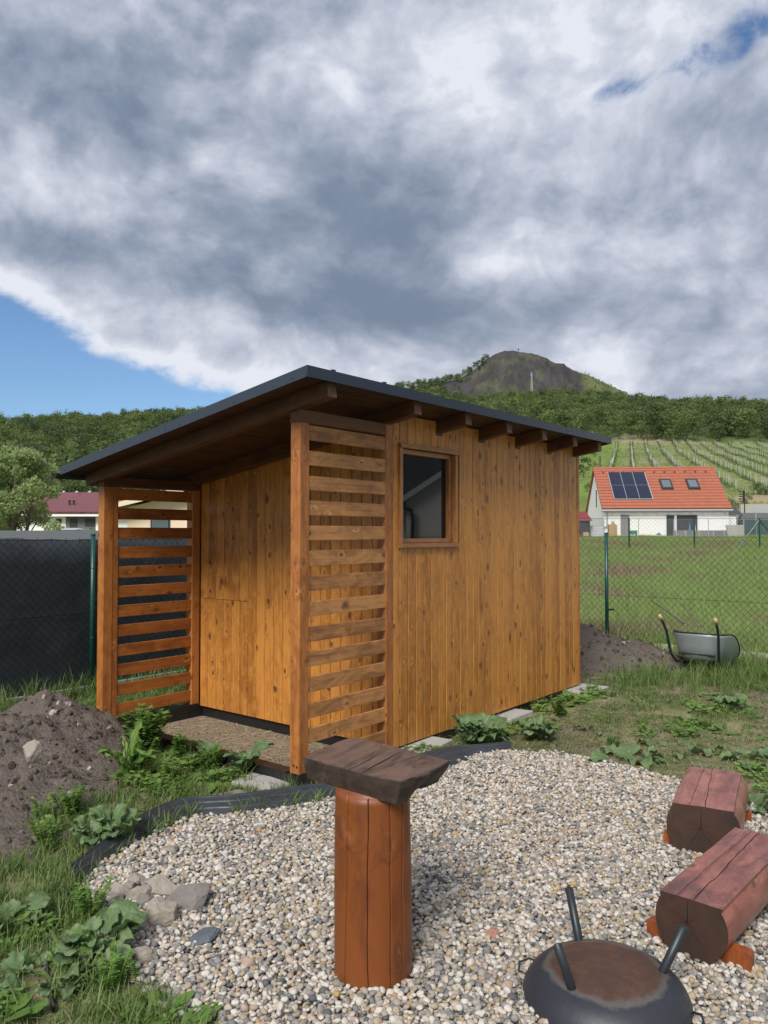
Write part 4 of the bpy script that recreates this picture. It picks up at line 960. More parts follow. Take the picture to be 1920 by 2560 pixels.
T_tall = [tuft(20+i, 18, .30, .06, .55, .007, M['grass'], 4) for i in range(4)]
T_lawn = [tuft(40+i, 15, .035, .05, 1.9, .0045, M['lawn']) for i in range(5)]
T_field = [tuft(60+i, 44, .30, .30, .5, .0075, M['field'], 3) for i in range(5)]
T_dry = [tuft(80+i, 26, .36, .30, .35, .009, M['dryweed'], 3) for i in range(3)]
def on_mound(x, y): return ((m1(x, y) > .03) & (np.abs(x+2.65) < 1.85) & (np.abs(y-5.35) < 1.85)) | ((m2(x, y) > .03) & (np.abs(x-2.75) < 1.55) & (np.abs(y-9.6) < 1.55))
def yard_pts(N, x0, x1, y0, y1, dens):
    X = RNG.uniform(x0, x1, N); Y = RNG.uniform(y0, y1, N); U_, V_ = UV(X, Y)
    ok = (~inpoly(X, Y, GP)) & ~((U_ > -.02) & (U_ < L_+.02) & (V_ > -.02) & (V_ < W_+.03)) & (np.abs(X) < Y*.53+.5) & (~on_mound(X, Y)) & (RNG.random(N) < dens(X, Y, U_, V_))
    return X[ok], Y[ok]
def place(name, X, Y, meshes, smin, smax, label, tilt=.12, dz=0):
    n = len(X); scatter(name, np.stack([X, Y, H(X, Y)+dz], 1), np.stack([RNG.normal(0, tilt, n), RNG.normal(0, tilt, n), RNG.uniform(0, 6.28, n)], 1), RNG.uniform(smin, smax, n), meshes, label)
dl = lambda x, y, u, v: sstep(.30, .5, vn(x+4, y+2, .6, 3))*np.where((u > 5.6) | ((x < -.4) & (u < -.1)), .55, 1.)
X, Y = yard_pts(30000, -4.2, 5.2, 2.2, 11, dl); place('trampled_grass', X, Y, T_lawn, .7, 1.5, 'short trampled yard grass with straw')
# lush grass, left foreground
def dlush(x, y, u, v):
    a = (x < -.35)*(y < 4.9)*sstep(.30, .44, vn(x+1, y+5, .45, 3)); b_ = sstep(.55, .72, vn(x+11, y+3, .8, 2))*.35*(x > .3)
    c = (v > 2.45)*.9+(u > 5.0)*(v < .2)*.8+((u > L_-.2) & (u < 5.6) & (v < 0) & (v > -.6))*.2
    e = np.exp(-((x+1.75)**2+(y-5.2)**2)/.5)*.5+((x > -2.4) & (x < -1.3) & (y > 4.0) & (y < 6.6))*.45
    return np.clip(a+b_*.5+c+e, 0, 1)
X, Y = yard_pts(26000, -4.4, 5.2, 2.1, 11, dlush); place('lawn_grass', X, Y, T_lush, .55, 1.25, 'green grass of the yard')
def dtall(x, y, u, v):
    return np.clip(np.exp(-((v-3.55)/.22)**2)*.8+np.exp(-((u-5.95)/.28)**2)*(v < 1.2)*np.where(v < -.9, .22, .9)+np.exp(-((x-3.2)**2+(y-8.4)**2)/.25)*.9+np.exp(-((x-4.2)**2+(y-8.3)**2)/.35)*.6
        +np.exp(-((x+1.27)**2+(y-3.65)**2)/.012)*1.+np.exp(-((x+.62)**2+(y-4.78)**2)/.015)*.5*(y > 4.72)+np.exp(-((x+1.9)**2+(y-2.9)**2)/.5)*.15+np.exp(-((x+.75)**2+(y-2.62)**2)/.02)*.9, 0, 1)
X, Y = yard_pts(9000, -4.4, 5.4, 2.3, 11.5, dtall); k_ = ~((np.abs(X-3.55) < .38) & (np.abs(Y-8.95) < .3)); X, Y = X[k_], Y[k_]
near_ = (Y < 5.2); place('tall_grass', X[~near_], Y[~near_], T_tall, .6, 1.25, 'tall uncut grass along the fences'); place('edge_grass', X[near_], Y[near_], T_tall, .35, .6, 'longer grass blades at the gravel edge')
def clump(seed, n, spread, h, ll):
    rs = random.Random(seed); mb = MB()
    for _ in range(n):
        a = rs.uniform(0, 6.283); r0 = spread*math.sqrt(rs.random()); c = Vector((r0*math.cos(a), r0*math.sin(a), h*rs.uniform(.15, 1)*(1-.6*(r0/spread)**2))); b_ = a+rs.uniform(-1, 1); d = Vector((math.cos(b_), math.sin(b_), rs.uniform(-.35, .4))); sd_ = Vector((-d.y, d.x, rs.uniform(-.3, .3))); L3 = ll*rs.uniform(.5, 1.2); w3 = L3*rs.uniform(.25, .45)
        mb.add([c, c+d*L3*.4+sd_*w3, c+d*L3*.8+sd_*w3*.7, c+d*L3, c+d*L3*.8-sd_*w3*.7, c+d*L3*.4-sd_*w3], [(0, 5, 4, 3, 2, 1)])
    me = pyd('clump', mb.v, mb.f); me.materials.append(M['herb']); return me
CL = [clump(300, 60, .07, .07, .035), clump(301, 80, .09, .05, .022), clump(302, 45, .06, .10, .045), clump(303, 24, .08, .03, .07)]
def dcl(x, y, u, v):
    a = (x < -.3)*(y < 3.9)*sstep(.42, .58, vn(x+7, y+1, .5, 3))*.9; b_ = np.exp(-((x+1.75)**2+(y-5.35)**2)/.30)*.9+np.exp(-((x+1.25)**2+(y-5.0)**2)/.12)*.6
    c = np.exp(-((v+.25)/.16)**2)*((u > 1.0) & (u < 3.9))*.9+((v > 2.5)*.25)+((u > 4.6)*(v < 0))*.10+(x > 1.2)*(u < 4)*sstep(.6, .75, vn(x, y+3, .5, 2))*.5
    return np.clip(a+b_+c+.03, 0, 1)
X, Y = yard_pts(5200, -4.2, 5.2, 2.1, 11, dcl); place('low_weeds', X, Y, CL, .6, 1.3, 'low leafy ground cover of the yard')
# field behind the fences
def fieldpts(N, y0, y1, side):
    Y = y0*(y1/y0)**RNG.random(N); X = Y*RNG.uniform(-.56, .56, N) if side is None else Y*RNG.uniform(*side, N); U_, V_ = UV(X, Y); ok = (U_ > 6.3) | (V_ > 3.95); return X[ok], Y[ok]
X, Y = fieldpts(30000, 8.8, 58, (.19, .56)); nn = vn(X, Y, 2.2, 3); k_ = nn < .56
place('field_grass', X[k_], Y[k_], T_field, .8, 1.6, 'tall rough grass of the open field', .15); k2 = (~k_) | ((RNG.random(len(X)) < .05)); k2 &= Y < 45
place('dry_field_weeds', X[k2], Y[k2], T_dry, .6, 1.25, 'dry brownish weeds in the field', .2)
X, Y = fieldpts(5000, 8.8, 40, (-.6, .19)); place('back_field_grass', X, Y, T_field, .6, 1.1, 'grass beyond the left fence', .15)
# straw bits and cut stems lying about
b = MB(); b.box(-.5, .5, -.02, .02, 0, .02); sm_ = pyd('straw', b.v, b.f); sm_.materials.append(M['straw'])
X, Y = yard_pts(2600, -3, 4.6, 2.4, 9.5, lambda x, y, u, v: .8+0*x); X2, Y2 = WXY(RNG.uniform(.12, .95, 900)**.6, RNG.uniform(.15, 2.2, 900)); X = np.append(X, X2); Y = np.append(Y, Y2); n = len(X)
scatter('straw_litter', np.stack([X, Y, H(X, Y)+.008], 1), np.stack([RNG.normal(0, .2, n), RNG.normal(0, .2, n), RNG.uniform(0, 6.28, n)], 1), RNG.uniform(.012, .06, n), [sm_], 'bits of straw and dry stems')

# ------------------------------------------------------------------ weeds with broad leaves
def leaf_mesh(seed, L, Wd, curl, lobed=0, wave=.010):
    rs = random.Random(seed); nu, nv = 12, 8; vs = []; fs = []
    for i in range(nu+1):
        q = i/nu; ww = Wd*(math.sin(math.pi*min(1, q**.62*.97+.03)))**.75 if not lobed else Wd*(math.sin(math.pi*(q*.93+.05)))**.6*(.62+.38*abs(math.sin(q*math.pi*3.2)))
        for j in range(nv+1):
            s = (j/nv-.5)*2; edge = (abs(s)**2*wave*math.sin(q*17+s*4+seed*2)+wave*.5*math.sin(q*9+s*7+seed))*L/.14
            X = L*q*(1-.12*q); Y = ww/2*s*(1+.06*math.sin(q*23+seed)*abs(s)); Zl = curl*L*(math.sin(q*2.2)*.45-q*q*.42)+.10*ww*s*s+edge+.006*mnoise.noise(Vector((q*5, s*3, seed)))
            vs.append((X, Y, Zl))
    for i in range(nu):
        for j in range(nv): fs.append((i*(nv+1)+j, (i+1)*(nv+1)+j, (i+1)*(nv+1)+j+1, i*(nv+1)+j+1))
    return pyd('leaf', vs, fs, True)
LM = {}
def weed(name, label, loc, n, L, Wd, up, mtl='bigleaf', lobed=0, seed=0, cat='weed', a0=0, arc=6.28, flat=.0, stem=True):
    th = thing(name, label, cat, loc, 0); rs = random.Random(seed)
    if ('l', L, Wd, lobed, mtl) not in LM:
        LM[('l', L, Wd, lobed, mtl)] = [leaf_mesh(s, L, Wd, .5, lobed) for s in (1, 2, 3)]
        for q in LM[('l', L, Wd, lobed, mtl)]: q.materials.append(M[mtl])
    meshes = LM[('l', L, Wd, lobed, mtl)]; st = MB()
    for i in range(n):
        a = a0+arc*(i+rs.uniform(-.35, .35))/n; el_ = up*rs.uniform(.45, 1.1); k = rs.uniform(.5, 1.2); r0 = rs.uniform(.01, .05)+flat*rs.random(); hz = rs.uniform(.02, .10)*(up+.15)
        p = Vector((math.cos(a)*r0, math.sin(a)*r0, hz)); o = link('leaf', rs.choice(meshes), None, th); o.matrix_local = Matrix.Translation(p) @ Matrix.Rotation(a, 4, 'Z') @ Matrix.Rotation(-el_, 4, 'Y') @ Matrix.Rotation(rs.uniform(-.5, .5), 4, 'X') @ Matrix.Scale(k, 4)
        if stem: st.tube([(0, 0, -.01), p*.5+Vector((0, 0, .01)), p+Vector((math.cos(a), math.sin(a), 0))*.01], .0022, 5)
    if stem: st.build('stem', M['herb'], th)
    return th
def herb(label, loc, n, h, seed, cat='weed'):
    """bushy herb with many small lobed leaves: stems plus one leaf cluster"""
    th = thing('leafy_weed', label, cat, loc, 0); rs = random.Random(seed); st = MB(); lf = MB()
    for i in range(n):
        a = rs.uniform(0, 6.28); le = rs.uniform(.1, .55); hh = h*rs.uniform(.55, 1.); p0 = Vector((rs.gauss(0, .02), rs.gauss(0, .02), 0)); tip = p0+Vector((math.cos(a)*le*hh, math.sin(a)*le*hh, hh)); st.tube([p0, p0.lerp(tip, .5)+Vector((0, 0, .02)), tip], [.003, .0022, .0012], 5)
        for q in range(9):
            tq = .3+.7*q/8; c = p0.lerp(tip, tq); ll = h*.16*rs.uniform(.7, 1.2)
            for s in (-1, 1, 0) if q < 8 else (-1, 1, 0, .5, -.5):
                b_ = a+s*1.1+rs.uniform(-.4, .4); d = Vector((math.cos(b_), math.sin(b_), rs.uniform(-.1, .45))); sd_ = Vector((-d.y, d.x, rs.uniform(-.2, .2)))*ll*.34
                e = c+d*ll; mid = c+d*ll*.55; lf.add([c, mid+sd_, c+d*ll*.78+sd_*.45, e, c+d*ll*.78-sd_*.45, mid-sd_], [(0, 5, 4, 3, 2, 1)])
    st.build('stem', M['herb'], th); o = lf.build('foliage', M['herb'], th); o['kind'] = 'stuff'; return th
def P3(px, py, z=0): X, Y = gpx(px, py, z); return (X, Y, float(H(X, Y)))
weed('burdock', 'broad-leaved weed with upright leaves against the shed wall near the edging', P3(1165, 1868), 16, .17, .13, .95, seed=1)
weed('burdock', 'broad-leaved weed with large round leaf, next to the shed wall nearest the table', P3(1225, 1862), 15, .20, .17, .7, seed=2)
weed('burdock', 'spreading pale broad-leaved weed on the lawn side of the wall weeds', P3(1345, 1850), 18, .19, .15, .55, seed=3)
herb('bushy little weed under the middle of the long shed wall', P3(1400, 1790), 16, .18, 4)
weed('burdock', 'drooping dark broad leaves by the front beam of the open bay', P3(610, 1935), 8, .20, .17, .75, seed=5)
weed('burdock', 'low crumpled broad leaves in front of the open bay floor', P3(505, 1905), 6, .17, .14, .45, seed=6)
weed('dandelion', 'rosette of long pointed leaves at the foot of the soil mound', P3(320, 1955), 8, .27, .05, 1.1, 'herb', 1, seed=7, cat='dandelion')
herb('tallest bright green leafy weed in front of the open bay', P3(365, 1895), 34, .34, 8)
herb('bright leafy weed between the mound and the open bay', P3(340, 1935), 24, .20, 9)
herb('small leafy weed at the right of the bay weeds', P3(455, 1900), 24, .17, 10)
herb('low spreading weed between the bay bush and the broad leaves', P3(530, 1925), 20, .15, 31)
herb('small weed in the grass behind the curve of the edging', P3(420, 1955), 16, .12, 32)
herb('low green herb at the front foot of the soil mound', P3(180, 2045), 20, .17, 11)
herb('low dark green herb left in the dug soil', P3(105, 2060), 12, .14, 12)
weed('burdock', 'wide bright green rhubarb-like leaves beside the curve of the edging', P3(225, 2120), 13, .15, .12, .75, seed=13)
weed('burdock', 'upright green leaves touching the end of the black edging', P3(290, 2110), 8, .16, .12, .9, seed=14)
herb('pale flowering weed leaning from the dug soil', P3(115, 2120), 12, .16, 15)
weed('burdock', 'wilted grey-green broad leaves crumpled flat in the left foreground grass', P3(150, 2455), 16, .115, .11, .35, seed=16, flat=.12)
weed('burdock', 'big dark crumpled leaves reaching over the left gravel edge', P3(245, 2385), 16, .12, .115, .6, seed=17, flat=.06)
weed('burdock', 'low broad leaves at the left picture edge above the wilted leaves', P3(45, 2320), 8, .10, .09, .45, seed=18, flat=.06)
herb('ground-elder like small leaved weed in the lower left grass', P3(290, 2470), 22, .12, 19)
herb('small leaved weed growing over the thin black edging', P3(225, 2300), 14, .14, 20)
weed('cut_leaves', 'flattened wilted leaves lying at the back edge of the gravel', P3(1590, 1905), 9, .16, .13, .10, seed=21, flat=.18, cat='cut leaves', stem=False)
weed('cut_leaves', 'grey-green leaves wilting on the lawn left of the farther bench', P3(1700, 1880), 7, .15, .12, .10, seed=22, flat=.15, cat='cut leaves', stem=False)
weed('cut_leaves', 'wilted leaves lying on the lawn at the right picture edge', P3(1860, 1900), 9, .16, .12, .10, seed=23, flat=.22, cat='cut leaves', stem=False)
weed('cut_leaves', 'pale leaf scraps on the trampled lawn towards the wheelbarrow', P3(1500, 1830), 4, .11, .06, .08, seed=24, flat=.14, cat='cut leaves', stem=False)
weed('burdock', 'small bright broad-leaved weed at the edge of the bare soil patch by the kerb', P3(1830, 1775), 7, .16, .14, .5, seed=25)
herb('leafy weed at the foot of the screened fence post', P3(200, 1712), 16, .30, 26)
herb('dark leafy weed seen through the lowest left slats', (WXY(1.6, 2.9)[0], WXY(1.6, 2.9)[1], 0), 20, .30, 27)
weed('burdock', 'broad green leaves beside the farther bench at the right picture edge', P3(1875, 2030), 8, .16, .13, .35, seed=28, flat=.10)
herb('feathery green weed at the lawn edge behind the farther bench', P3(1530, 1870), 14, .10, 29)

# ------------------------------------------------------------------ fences
def chainlink(mb, p0, p1, z0, z1, pitch=.075, r=.0014, zf=None):
    """two families of straight slanted wires between p0 and p1"""
    p0 = Vector((*p0, 0)); p1 = Vector((*p1, 0)); L = (p1-p0).length; d = (p1-p0)/L; h = z1-z0; nrm_ = Vector((-d.y, d.x, 0))
    base = (lambda s: 0) if zf is None else zf
    n = int((L+h)/pitch)
    for sgn in (1, -1):
        for i in range(-int(h/pitch)-1, int(L/pitch)+2):
            s0 = i*pitch; a = s0; b = s0+h
            if sgn < 0: a, b = b, a
            za, zb_ = z0, z1
            if a < 0: za += (0-a)/(b-a)*h; a = 0
            if a > L: za += (L-a)/(b-a)*h; a = L
            if b < 0: zb_ = z0+(z1-z0)*((0-(s0+h if sgn < 0 else s0))/((s0 if sgn < 0 else s0+h)-(s0+h if sgn < 0 else s0))); b = 0
            if b > L: zb_ = z0+(z1-z0)*((L-(s0+h if sgn < 0 else s0))/((s0 if sgn < 0 else s0+h)-(s0+h if sgn < 0 else s0))); b = L
            if zb_-za < .02: continue
            A = p0+d*a+Vector((0, 0, za+base(a))); B = p0+d*b+Vector((0, 0, zb_+base(b))); o = nrm_*.002*sgn
            mb.tube([A+o, B+o], r, 3, False)
def wxy3(u, v, z): X, Y = WXY(u, v); return (X, Y, z)
# right/back fence along u = 6.2, running across behind the shed
fr = thing('chain_link_fence', 'green chain-link fence with concrete foot panels behind the wheelbarrow', 'fence', wxy3(6.2, 0, 0)); 
def rel(o, p): return (Vector(p)-o.location)
FPV = [3.72, 3.1, .606, -1.9, -4.4]
for v_ in FPV:
    b = MB(); p = rel(fr, wxy3(6.2, v_, 0)); b.tube([p, p+Vector((0, 0, 1.60))], .024, 12); b.tube([p+Vector((0, 0, 1.60)), p+Vector((0, 0, 1.615))], [.027, .02], 12); b.build('post', M['green'], fr, True)
    b = MB(); q = rel(fr, wxy3(6.17, v_-.07, .62)); b.box(q.x-.04, q.x+.04, q.y-.012, q.y+.012, q.z-.012, q.z+.012); b.build('wire_tensioner', M['rubber'], fr)
b = MB(); chainlink(b, WXY(6.235, 3.7), WXY(6.235, -4.4), .05, 1.56, .080, .0017); b.v = [tuple(rel(fr, v)) for v in b.v]; o = b.build('wire_mesh', M['gwire'], fr); o['kind'] = 'stuff'
for zz_ in (.10, .80, 1.56):
    b = MB(); b.tube([rel(fr, wxy3(6.235, 3.7, zz_)), rel(fr, wxy3(6.235, -4.4, zz_))], .002, 5); b.build('tension_wire', M['gwire'], fr)
for a, b_ in zip(FPV[:-1], FPV[1:]):
    bb = MB(); A = Vector(wxy3(6.2, a-.03, 0)); B = Vector(wxy3(6.2, b_+.03, 0)); d = (B-A).normalized(); nn_ = Vector((-d.y, d.x, 0))*.025
    c = [A+nn_, B+nn_, B-nn_, A-nn_]; bb.add([rel(fr, q+Vector((0, 0, -.1))) for q in c]+[rel(fr, q+Vector((0, 0, .23))) for q in c], [(0, 3, 2, 1), (4, 5, 6, 7), (0, 1, 5, 4), (1, 2, 6, 5), (2, 3, 7, 6), (3, 0, 4, 7)]); bb.build('foot_panel', M['kerb'], fr)
# left fence along v = 3.72 with dark privacy fabric
fl = thing('screened_fence', 'green chain-link fence backed with dark privacy fabric left of the shed', 'fence', wxy3(0, 3.72, 0))
FPU = [-4.2, -1.73, .766, 3.27, 5.8]
for u_ in FPU:
    b = MB(); p = rel(fl, wxy3(u_, 3.72, 0)); b.tube([p, p+Vector((0, 0, 1.585))], .024, 14); b.tube([p+Vector((0, 0, 1.585)), p+Vector((0, 0, 1.60))], [.027, .02], 12)
    for zz_ in (.55, .93, 1.25): b.tube([p+Vector((0, 0, zz_)), p+Vector((0, 0, zz_+.006))], .0265, 12)
    b.build('post', M['green'], fl, True)
b = MB(); chainlink(b, WXY(-4.4, 3.745), WXY(6.1, 3.745), .08, 1.535, .080, .0018); b.v = [tuple(rel(fl, v)) for v in b.v]; o = b.build('wire_mesh', M['gwire'], fl); o['kind'] = 'stuff'
b = MB(); vs = []; n = 140
for i in range(n+1):
    uu = -4.4+10.5*i/n; sag = .012*math.sin(uu*2.5)+.01*abs(math.sin(uu*math.pi/.36))
    for k_ in range(7): zz_ = .06+(1.50-sag)*k_/6; vs.append(rel(fl, wxy3(uu, 3.775+.012*math.sin(uu*5+k_)+.01*math.sin(uu*1.7+k_*2), zz_)))
vs2 = [Vector(v)+Vector((-SCs*.003, SS*.003, 0)) for v in vs]; nv_ = len(vs)
b.add(vs+vs2, [(i*7+k_, (i+1)*7+k_, (i+1)*7+k_+1, i*7+k_+1) for i in range(n) for k_ in range(6)]+[(nv_+i*7+k_+1, nv_+(i+1)*7+k_+1, nv_+(i+1)*7+k_, nv_+i*7+k_) for i in range(n) for k_ in range(6)]+[(i*7+6, (i+1)*7+6, nv_+(i+1)*7+6, nv_+i*7+6) for i in range(n)])
b.build('privacy_fabric', M['screen'], fl, True)
for zz_ in (.10, .8, 1.535):
    b = MB(); b.tube([rel(fl, wxy3(-4.4, 3.745, zz_)), rel(fl, wxy3(6.1, 3.745, zz_))], .0022, 5); b.build('tension_wire', M['gwire'], fl)
for i in range(72):
    if i % 1 == 0:
        uu = -4.3+i*.145; b = MB() if i == 0 else b
        if i == 0: b = MB()
        b.tube([rel(fl, wxy3(uu, 3.74, 1.50)), rel(fl, wxy3(uu+.004, 3.74, 1.56))], .0025, 4)
o = b.build('fabric_ties', M['gwire'], fl); o['kind'] = 'stuff'
for a, b_ in zip(FPU[:-1], FPU[1:]):
    bb = MB(); A = Vector(wxy3(a+.03, 3.72, 0)); B = Vector(wxy3(b_-.03, 3.72, 0)); d = (B-A).normalized(); nn_ = Vector((-d.y, d.x, 0))*.025
    c = [A+nn_, B+nn_, B-nn_, A-nn_]; bb.add([rel(fl, q+Vector((0, 0, -.1))) for q in c]+[rel(fl, q+Vector((0, 0, .075))) for q in c], [(0, 3, 2, 1), (4, 5, 6, 7), (0, 1, 5, 4), (1, 2, 6, 5), (2, 3, 7, 6), (3, 0, 4, 7)]); bb.build('foot_panel', M['concrete'], fl)
# solid grey fence farther left
gf = thing('grey_fence', 'solid smooth grey privacy fence rising behind the dark screened fence', 'fence', (-8, 15, 0))
for i in range(9):
    b = MB(); b.box(-12+i*2.5, -12+i*2.5+2.47, 0, .05, -.05, 1.66); b.build('panel', M['greyfence'], gf)
    b = MB(); b.box(-12+i*2.5-.035, -12+i*2.5+.002, -.02, .07, -.05, 1.655); b.build('post', M['grey'], gf)
# far field fence, thin green posts
def farfence(label, y, pxs, ptop, pbot, m, mesh, rad, braces=()):
    th = thing('field_fence', label, 'fence', (0, y, 0)); xs = [(p-960)/FPX*y for p in pxs]; zt = CAMH+(1334-ptop)/FPX*y
    for x_ in xs: b = MB(); z0 = float(H(x_, y)); b.tube([(x_, 0, z0-.1), (x_, 0, zt)], rad, 8); b.build('post', M[m], th)
    for (xa, za, xb, zb_) in braces: b = MB(); b.tube([(xa, 0, za), (xb, 0, zb_)], rad*.7, 6); b.build('brace', M[m], th)
    z0 = float(H((pxs[1]-960)/FPX*y, y)); b = MB(); chainlink(b, (xs[0], 0), (xs[-1], 0), z0+.03, zt-.02, .16, .004 if mesh == 'greypost' else .003); o = b.build('wire_mesh', M[mesh], th); o['kind'] = 'stuff'
    b = MB(); b.tube([(xs[0], 0, zt-.02), (xs[-1], 0, zt-.02)], .006, 4); b.build('tension_wire', M[mesh], th); return th
y = 31.4
farfence('thin green field fence with braced corner post halfway to the orange roofed house', y, [1246, 1409, 1572.5, 1735.5, 1898.5, 2061], 1295, 1388, 'green', 'gwire', .035,
    [((1898.5-960)/FPX*y, CAMH+34/FPX*y, (1832-960)/FPX*y, CAMH-52/FPX*y), ((1898.5-960)/FPX*y, CAMH+34/FPX*y, (1960-960)/FPX*y, CAMH-40/FPX*y)])
farfence('grey garden fence in front of the orange roofed house', 56.2, [1310, 1405, 1510, 1596.5, 1684.5, 1771, 1859.5, 1946], 1297, 1349, 'greypost', 'greypost', .03)

# ------------------------------------------------------------------ wheelbarrow
wbx = thing('wheelbarrow', 'tipped-forward wheelbarrow with galvanised tray and wooden grips by the fence', 'wheelbarrow', (3.65, 8.85, 0), R(48))
# local x: to the nose (right/away), y: left side
def trayring(x0, x1, hw, z, slope=0): return [(x0, -hw, z), (x1, -hw*.8, z+slope), (x1, hw*.8, z+slope), (x0, hw, z)]
rim = [(-.31, -.22, .50), (.02, -.31, .46), (.34, -.24, .20), (.42, 0, .15), (.34, .24, .20), (.02, .31, .46), (-.31, .22, .50)]
bot = [(-.26, -.17, .20), (-.02, -.19, .17), (.20, -.14, .06), (.25, 0, .05), (.20, .14, .06), (-.02, .19, .17), (-.26, .17, .20)]
def smooth_ring(P, k=4):
    o = []; n = len(P)
    for i in range(n):
        a, b, c, d = [Vector(P[(i+q) % n]) for q in (-1, 0, 1, 2)]
        for q in range(k): t_ = q/k; o.append(.5*((2*b)+(c-a)*t_+(2*a-5*b+4*c-d)*t_*t_+(3*b-a-3*c+d)*t_**3))
    return o
Rr, Br = smooth_ring(rim), smooth_ring(bot); n = len(Rr); vs = []
for q in (0, .12, .5, .9, 1.0):
    for a, c in zip(Rr, Br): p = a.lerp(c, q); p.z -= .0 if q < 1 else .012; p = p if q < 1 else p.lerp(Vector((0, 0, .2)), .15); vs.append(p)
fs = [(j*n+i, j*n+(i+1) % n, (j+1)*n+(i+1) % n, (j+1)*n+i) for j in range(4) for i in range(n)]+[tuple(4*n+i for i in range(n))]
o = link('tray', pyd('tray', vs, fs, True), M['barrow'], wbx); sm2 = o.modifiers.new('s', 'SOLIDIFY'); sm2.thickness = .004
b = MB(); b.tube([tuple(p) for p in Rr]+[tuple(Rr[0])], .0095, 8); b.build('rim', M['barrowframe'], wbx, True)
for s in (-1, 1):
    b = MB(); b.tube([(.42, s*.06, .16), (.10, s*.18, .10), (-.27, s*.24, .17), (-.36, s*.26, .26), (-.42, s*.28, .50), (-.48, s*.29, .60), (-.52, s*.295, .645)], .0145, 10); b.build('handle_tube', M['barrowframe'], wbx, True)
    b = MB(); b.tube([(-.515, s*.294, .64), (-.57, s*.30, .70)], .0185, 12); b.build('grip', M['pvc'], wbx, True)
    b = MB(); b.tube([(-.20, s*.19, .22), (-.22, s*.21, .02), (-.10, s*.21, .0), (.0, s*.18, .18)], .011, 8); b.build('leg', M['barrowframe'], wbx, True)
b = MB(); b.tube([(-.30, -.2, .27), (-.30, .2, .27)], .010, 8); b.tube([(-.22, -.19, .2), (-.22, .19, .2)], .008, 8); b.build('crossbar', M['barrowframe'], wbx)
b = MB(); ring = [(.43+.15*math.cos(a), 0, .15+.15*math.sin(a)) for a in [2*math.pi*i/24 for i in range(25)]]; b.tube(ring, .035, 10, False); b.build('tyre', M['rubber'], wbx, True)
b = MB(); b.tube([(.43, -.03, .15), (.43, .03, .15)], .10, 20); b.tube([(.43, -.08, .15), (.43, .08, .15)], .012, 8); b.build('rim_disc', M['barrow'], wbx)
b = MB(); b.tube([(-.1, .05, .55), (.05, .2, .66), (.1, .3, .78)], .010, 6); b.build('stick_root', M['bark'], wbx)
o = MB(); o.tube([(3.60, 9.35, .52), (3.40, 9.55, .70), (3.28, 9.6, .78)], [.014, .01, .006], 6); o = o.build('stick', M['bark']); setp(o, 'dry crooked stick poking up behind the wheelbarrow tray', 'stick')
o = MB(); o.tube([(3.95, 9.2, .42), (4.15, 9.1, .27), (4.30, 8.95, .17)], [.008, .01, .006], 6); o = o.build('stick', M['bark']); setp(o, 'thin bent stick leaning on the kerb right of the wheelbarrow', 'stick')

# ------------------------------------------------------------------ orange roofed house
Hx, Hy = 16.94, 60.0; HB = 1.15
hs = thing('house', 'white house with bright orange tiled roof and solar panels at right', 'house', (Hx, Hy, HB), math.atan2(-.11, .994))
HL, HD, HE, HR = 9.26, 8., 2.52, 5.70
b = MB(); b.box(0, HL, 0, HD, -.6, HE); b.add([(0.001, 0, HE), (0.001, HD, HE), (0.001, HD/2, HR-.08)], [(0, 2, 1)]); b.add([(HL-.001, 0, HE), (HL-.001, HD, HE), (HL-.001, HD/2, HR-.08)], [(0, 1, 2)]); b.build('wall', M['white'], hs)
rl = math.hypot(HD/2+.3, (HR-HE)*(HD/2+.3)/(HD/2)); sl_ = math.atan2(HR-HE, HD/2)
def roofplane(parent, m, x0, x1, length, slope, org, th=.12, flip=1):
    me_ = MB(); me_.box(x0, x1, 0, length, 0, th); o = me_.build('roof_slope', m, parent); o.matrix_local = Matrix.Translation(org) @ (Matrix.Rotation(slope, 4, 'X') if flip == 1 else Matrix.Rotation(math.pi, 4, 'Z') @ Matrix.Rotation(slope, 4, 'X')); return o
rf = bpy.data.objects.new('roof', None); C.objects.link(rf); rf.parent = hs
r1 = roofplane(rf, M['rooftile'], -.15, HL+.15, rl, sl_, (0, -.3, HE-.3*(HR-HE)/(HD/2)))
r2 = roofplane(rf, M['rooftile'], -HL-.15, .15, rl, sl_, (0, HD+.3, HE-.3*(HR-HE)/(HD/2)), flip=-1)
b = MB(); b.tube([(-.16, HD/2, HR+.10), (HL+.16, HD/2, HR+.10)], .13, 8); b.build('ridge_tile', M['rooftile'], rf)
R1M = Matrix.Translation((0, -.3, HE-.3*(HR-HE)/(HD/2))) @ Matrix.Rotation(sl_, 4, 'X')
# horizontal courses of the front slope as real steps
b = MB()
for i in range(14): b.box(-.15, HL+.15, rl*i/14, rl*i/14+.05, .12, .155)
o = b.build('tile_course', M['rooftile'], rf); o.matrix_local = R1M; o['kind'] = 'stuff'
b = MB(); b.tube([(-.2, -.40, HE-.30), (HL+.2, -.40, HE-.30)], .08, 8); b.build('gutter', M['greypost'], hs)
b = MB(); b.tube([(.25, -.38, HE-.35), (.25, -.1, HE-.7), (.25, -.06, 1.0), (-.5, -.12, .75)], .06, 8); b.build('downpipe', M['greypost'], hs)
for i in range(11): b = MB(); b.box(.5+i*.84, .62+i*.84, -.3, .0, HE-.30, HE-.16); b.build('rafter_tail', M['dark'], hs)
onroof = lambda s, q: (-.15+(HL+.3)*s, rl*(1-q))
def roofbox(name, s0, s1, q0, q1, z0, z1, m, parent=None):
    x0, y0 = onroof(s0, q1); x1, y1 = onroof(s1, q0); b = MB(); b.box(0, x1-x0, 0, y1-y0, 0, z1-z0); o = b.build(name, M[m], parent or hs); o.matrix_local = R1M @ Matrix.Translation((x0, y0, z0)); return o
